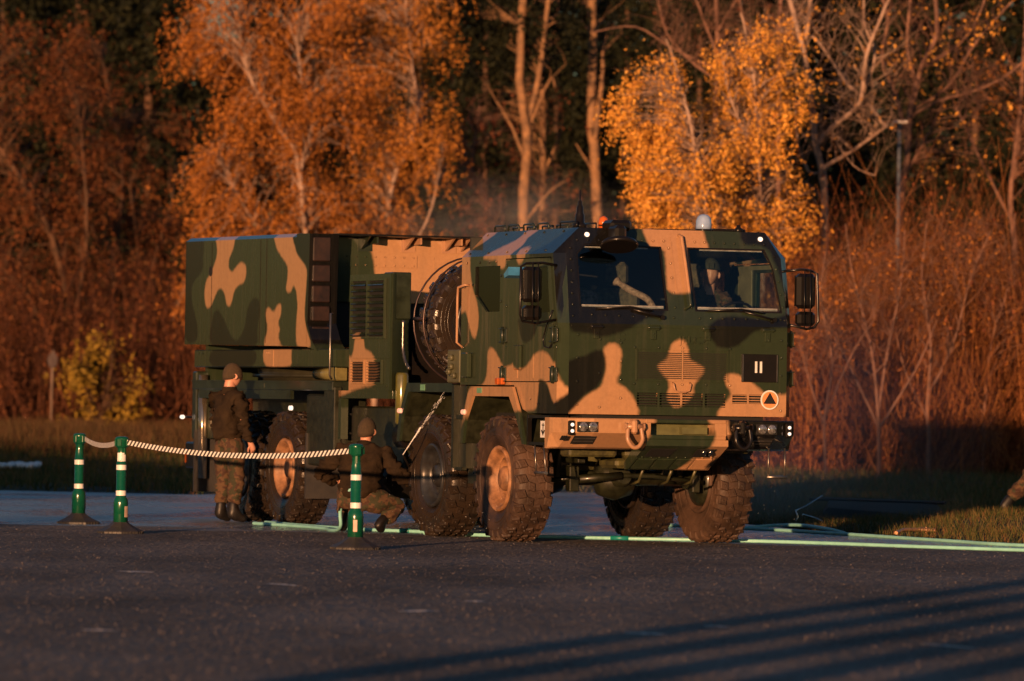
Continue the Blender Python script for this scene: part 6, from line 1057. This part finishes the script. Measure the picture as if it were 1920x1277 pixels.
hose('short arc of green hose on the edge of the grass behind the others', [(2.6, 63.0), (2.95, 62.9, .05), (3.2, 62.3, .07), (3.45, 61.4, .05), (3.6, 60.9, .02)])
mb = MB(); mb.tube([(4.15, 61.0, .03), (4.25, 61.3, .06), (4.42, 61.4, .06)], .02, 8); mb.tube([(4.42, 61.4, .06), (4.6, 61.4, .055)], [.03, .026], 8); mb.tube([(4.5, 61.4, .09), (4.5, 61.4, .02)], .012, 6)
o = tag(mb.build('hose_coupling', mat('brass_coupling', (.45, .25, .14), .35, .6), fix=False), 'metal hose coupling lying at the edge of the rusty grass', 'coupling')
# teal wraps on the hoses
for p0, p1, lb_ in (((1.02, 57.03, .021), (1.20, 57.0, .021), 'teal tape wrap on the long front hose'), ((-1.12, 58.80, .021), (-1.02, 58.72, .021), 'teal tape wrap on the hose near the crouching soldier')):
    mb = MB(); mb.tube([p0, p1], .0245, 10); tag(mb.build('tape_wrap', mat('teal_tape', (.01, .22, .2), .4)), lb_, 'tape')
# low dark ramp and bent metal bar on the grass edge
mb = MB(); m_ = [(0, 0, 0), (1.62, 0, 0), (1.62, 3.2, .0), (.3, 3.2, .0)]
mb.loft([[(3.62, 67.4, .0), (5.3, 67.0, .0), (5.45, 71.0, .0), (3.9, 71.4, .0)], [(3.80, 67.9, .17), (5.0, 67.4, .10), (5.3, 70.9, .20), (4.0, 71.2, .22)]])
mb.loft([[(3.72, 70.7, .205), (5.38, 70.4, .185), (5.45, 71.0, .195), (3.85, 71.3, .215)], [(3.72, 70.7, .235), (5.38, 70.4, .212), (5.45, 71.0, .22), (3.85, 71.3, .245)]])
tag(mb.build('low_platform', mat('sooty_black_slab', (.008, .008, .008), .9, spec=.15), fix=True), 'low black slab lying on the dark grass right of the front wheel', 'platform')
mb = MB(); mb.tube([(3.62, 65.9, .34), (3.42, 65.7, .22), (3.30, 65.6, .17), (3.33, 65.6, .10), (3.30, 65.6, .02)], .010, 6); mb.tube([(3.4, 65.9, .12), (3.55, 66, .08), (3.66, 66, .03)], .012, 6)
tag(mb.build('bent_bar', M['chrome'], fix=False), 'bent shiny metal bar standing at the corner of the black slab', 'metal bar')
mb = MB(); rr = random.Random(4)
for i in range(26):
    c = Vector((-8.55+.75*rr.random(), 93.6+rr.random()*.8, .19)); r0 = rr.uniform(.05, .10); mb.lathe([(.001, -r0*.6), (r0, -.2*r0), (r0*1.1, .2*r0), (r0*.5, r0*.7), (.001, r0*.8)], c, (rr.gauss(0, .3), 0, 1), 7)
tag(mb.build('foam_patch', M['water'], fix=False), 'white patch of foam on the dark lawn at the left edge', 'foam', kind='stuff')

# ================================================================ BARRIER POSTS
def bollard():
    t = thing('barrier_post', '', 'barrier post')
    mb = MB(); mb.lathe([(.235, 0), (.235, .018), (.22, .03), (.15, .062), (.09, .10), (.072, .115), (0, .116)], (0, 0, 0), (0, 0, 1), 8, smooth=False)
    for i in range(36):
        a = i*math.pi/18; mb.box(-.006, .006, -.004, .004, 0, .02, m=Matrix.Translation((.222*math.cos(a), .222*math.sin(a), .0)) @ Matrix.Rotation(a, 4, 'Z'))
    mb.build('base', M['base'], t)
    mb = MB(); mb.lathe([(.072, .112), (.072, .30), (.069, .335), (.050, .362), (.050, .70), (.046, .705), (.046, .76), (.040, .79), (.040, .84), (.052, .86), (0, .865)], (0, 0, 0), (0, 0, 1), 28); mb.build('tube', M['post'], t)
    mb = MB(); mb.lathe([(.0515, .375), (.0515, .425)], (0, 0, 0), (0, 0, 1), 28, cap=False); mb.build('reflective_band', M['white'], t)
    mb = MB(); mb.lathe([(.0515, .630), (.0515, .680)], (0, 0, 0), (0, 0, 1), 28, cap=False); mb.build('reflective_band', M['white'], t)
    mb = MB(); mb.lathe([(.045, .845), (.060, .865), (.062, .92), (.066, .925), (.066, .945), (.058, .955), (.03, .962), (0, .962)], (0, 0, 0), (0, 0, 1), 28)
    for a in (0, 90, 180, 270): mb.box(-.022, .022, .05, .072, .865, .94, .005, m=Matrix.Rotation(R(a+20), 4, 'Z'))
    mb.box(-.012, .012, .034, .048, .78, .86, .003, m=Matrix.Rotation(R(180), 4, 'Z')); mb.build('head', M['post'], t)
    mb = MB(); mb.box(-.020, .020, -.075, -.068, .16, .27, .012); mb.build('reflector_badge', mat('pale_reflector', (.62, .45, .36), .3), t)
    return t
b0 = bollard(); G_ = 'green barrier posts'
b0.location = (-1.40, 51.87, 0); tag(b0, 'green barrier post nearest the camera, in front of the crouching soldier', 'barrier post', G_)
b1 = copy_tree(b0); b1.location = (-3.86, 56.54, 0); tag(b1, 'green barrier post with a red and white sticker below its head', 'barrier post', G_); b1.rotation_euler = (0, 0, .9)
b2 = copy_tree(b0); b2.location = (-4.58, 60.51, 0); tag(b2, 'green barrier post furthest left with plain tube', 'barrier post', G_); b2.rotation_euler = (0, 0, 2.0)
mb = MB(); n = 10; V = []
for z in (.715, .80):
    V += [(.0475*math.cos(a), .0475*math.sin(a), z) for a in [-2.9+i*.23 for i in range(n)]]
mb.add(V, [(i, i+1, n+i+1, n+i) for i in range(n-1)]); q = mb.build('sticker', M['white'], b1, fix=False); q.rotation_euler = (0, 0, -.55)
mb = MB(); mb.add([(.049*math.cos(a), .049*math.sin(a), z) for z, a in ((.72, -2.6), (.72, -2.0), (.79, -1.5), (.77, -2.0))], [(0, 1, 2, 3)]); q = mb.build('sticker_print', M['red'], b1, fix=False); q.rotation_euler = (0, 0, -.55)
ms = bpy.data.materials.new('striped_webbing'); ms.use_nodes = True; nt = ms.node_tree; b = nt.nodes['Principled BSDF']; b.inputs['Roughness'].default_value = .55
uv = N(nt, 'ShaderNodeUVMap'); sx = N(nt, 'ShaderNodeSeparateXYZ'); nt.links.new(uv.outputs[0], sx.inputs[0])
ad = N(nt, 'ShaderNodeMath', operation='ADD'); nt.links.new(sx.outputs[0], ad.inputs[0]); nt.links.new(sx.outputs[1], ad.inputs[1]); fr = N(nt, 'ShaderNodeMath', operation='FRACT'); nt.links.new(ad.outputs[0], fr.inputs[0]); gt = N(nt, 'ShaderNodeMath', operation='GREATER_THAN'); nt.links.new(fr.outputs[0], gt.inputs[0]); gt.inputs[1].default_value = .52
mx_ = N(nt, 'ShaderNodeMix', data_type='RGBA'); mx_.inputs[6].default_value = (.85, .82, .80, 1); mx_.inputs[7].default_value = (.018, .016, .016, 1); nt.links.new(gt.outputs[0], mx_.inputs[0]); nt.links.new(mx_.outputs[2], b.inputs['Base Color'])
def belt(p0, p1, sag, label):
    p0 = Vector(p0); p1 = Vector(p1); n = 80; L_ = (p1-p0).length; bm = bmesh.new(); uvl = bm.loops.layers.uv.new('UVMap'); pv = None; side = (p1-p0).cross(Vector((0, 0, 1))).normalized()*.0012
    for i in range(n+1):
        t = i/n; c = p0.lerp(p1, t)-Vector((0, 0, sag*4*t*(1-t))); a = [bm.verts.new(c+Vector((0, 0, z))+s) for z, s in ((-.025, side), (.025, side), (.025, -side), (-.025, -side))]
        if pv:
            for k in range(4):
                j = (k+1) % 4; f = bm.faces.new([pv[k], a[k], a[j], pv[j]]); u0 = (i-1)/n*L_/.085; u1 = i/n*L_/.085; vv = (0, .75, .75, 0)
                for lp, (u, v) in zip(f.loops, ((u0, vv[k]), (u1, vv[k]), (u1, vv[j]), (u0, vv[j]))): lp[uvl].uv = (u, -v)
        pv = a
    me = bpy.data.meshes.new('barrier_belt'); bm.to_mesh(me); bm.free(); me.materials.append(ms); o = bpy.data.objects.new('barrier_belt', me); COL.objects.link(o); tag(o, label, 'belt', 'striped barrier belts'); return o
belt((-3.80, 56.46, .905), (-1.47, 51.94, .895), .085, 'long sagging black and white striped belt between the two nearer posts')
belt((-4.52, 60.43, .905), (-3.90, 56.61, .905), .05, 'short black and white striped belt between the two left posts')
belt((-1.47+.14, 51.8, .895), (1.2, 44.0, .9), .0, 'x') if False else None
# round sign and street lamp
t = thing('road_sign', 'small round road sign seen from behind on a thin pole by the left trees', 'road sign', (-11.88, 147, .42))
mb = MB(); mb.tube([(0, 0, -.1), (.02, 0, 2.0), (.03, 0, 2.12)], .028, 8); mb.build('pole', mat('galvanised_post', (.22, .16, .13), .5), t)
mb = MB(); mb.cyl((.03, -.035, 1.86), (.015, -.048, 1.86), .205, n=28, smooth=False); mb.build('disc', mat('sign_back', (.10, .075, .07), .5, .0), t)
t = thing('street_lamp', 'thin street lamp with a flat pale head in front of the bare trees', 'street lamp', (7.70, 114, .35))
mb = MB(); mb.tube([(0, 0, -.2), (0, 0, 6.75)], [.05, .035], 8); mb.build('pole', mat('blue_grey_pole', (.10, .12, .15), .5), t)
mb = MB(); mb.box(-.15, .16, -.10, .10, 6.74, 6.80, .02); mb.build('lamp_head', mat('pale_lamp_head', (.55, .5, .48), .4), t)
# rising steam from the washing
def steam(name, label, loc, size, dens):
    me = bpy.data.meshes.new(name); bm = bmesh.new(); bmesh.ops.create_icosphere(bm, subdivisions=3, radius=1); bm.to_mesh(me); bm.free()
    o = bpy.data.objects.new(name, me); COL.objects.link(o); o.location = loc; o.scale = size
    m = bpy.data.materials.new('water_mist'); m.use_nodes = True; nt = m.node_tree
    for n in list(nt.nodes): nt.nodes.remove(n)
    ou = N(nt, 'ShaderNodeOutputMaterial'); v = N(nt, 'ShaderNodeVolumePrincipled'); v.inputs['Color'].default_value = (.8, .83, .88, 1)
    tc = N(nt, 'ShaderNodeTexCoord'); nz = N(nt, 'ShaderNodeTexNoise', ins={'Scale': 1.6, 'Detail': 3}); nt.links.new(tc.outputs['Object'], nz.inputs['Vector'])
    ln = N(nt, 'ShaderNodeVectorMath', operation='LENGTH'); nt.links.new(tc.outputs['Object'], ln.inputs[0]); f = N(nt, 'ShaderNodeMapRange', ins={1: 1, 2: .2, 3: 0, 4: 1}); nt.links.new(ln.outputs['Value'], f.inputs[0])
    a = N(nt, 'ShaderNodeMapRange', ins={1: .35, 2: .7, 3: 0, 4: dens}); nt.links.new(nz.outputs[0], a.inputs[0]); mu = N(nt, 'ShaderNodeMath', operation='MULTIPLY'); nt.links.new(a.outputs[0], mu.inputs[0]); nt.links.new(f.outputs[0], mu.inputs[1])
    nt.links.new(mu.outputs[0], v.inputs['Density']); nt.links.new(v.outputs[0], ou.inputs['Volume']); me.materials.append(m); tag(o, label, 'mist', kind='stuff')
steam('mist', 'thin blue grey spray mist drifting right of the front wheel', (3.6, 66, 1.2), (2.2, 4.0, 1.9), .08)
steam('mist', 'low bluish vapour over the wet asphalt under and behind the truck', (1.0, 69, .55), (3.4, 6, 1.0), .11)
steam('steam', 'faint steam rising behind the cab roof', (-.1, 64, 3.4), (1.8, 1.6, .7), .16)
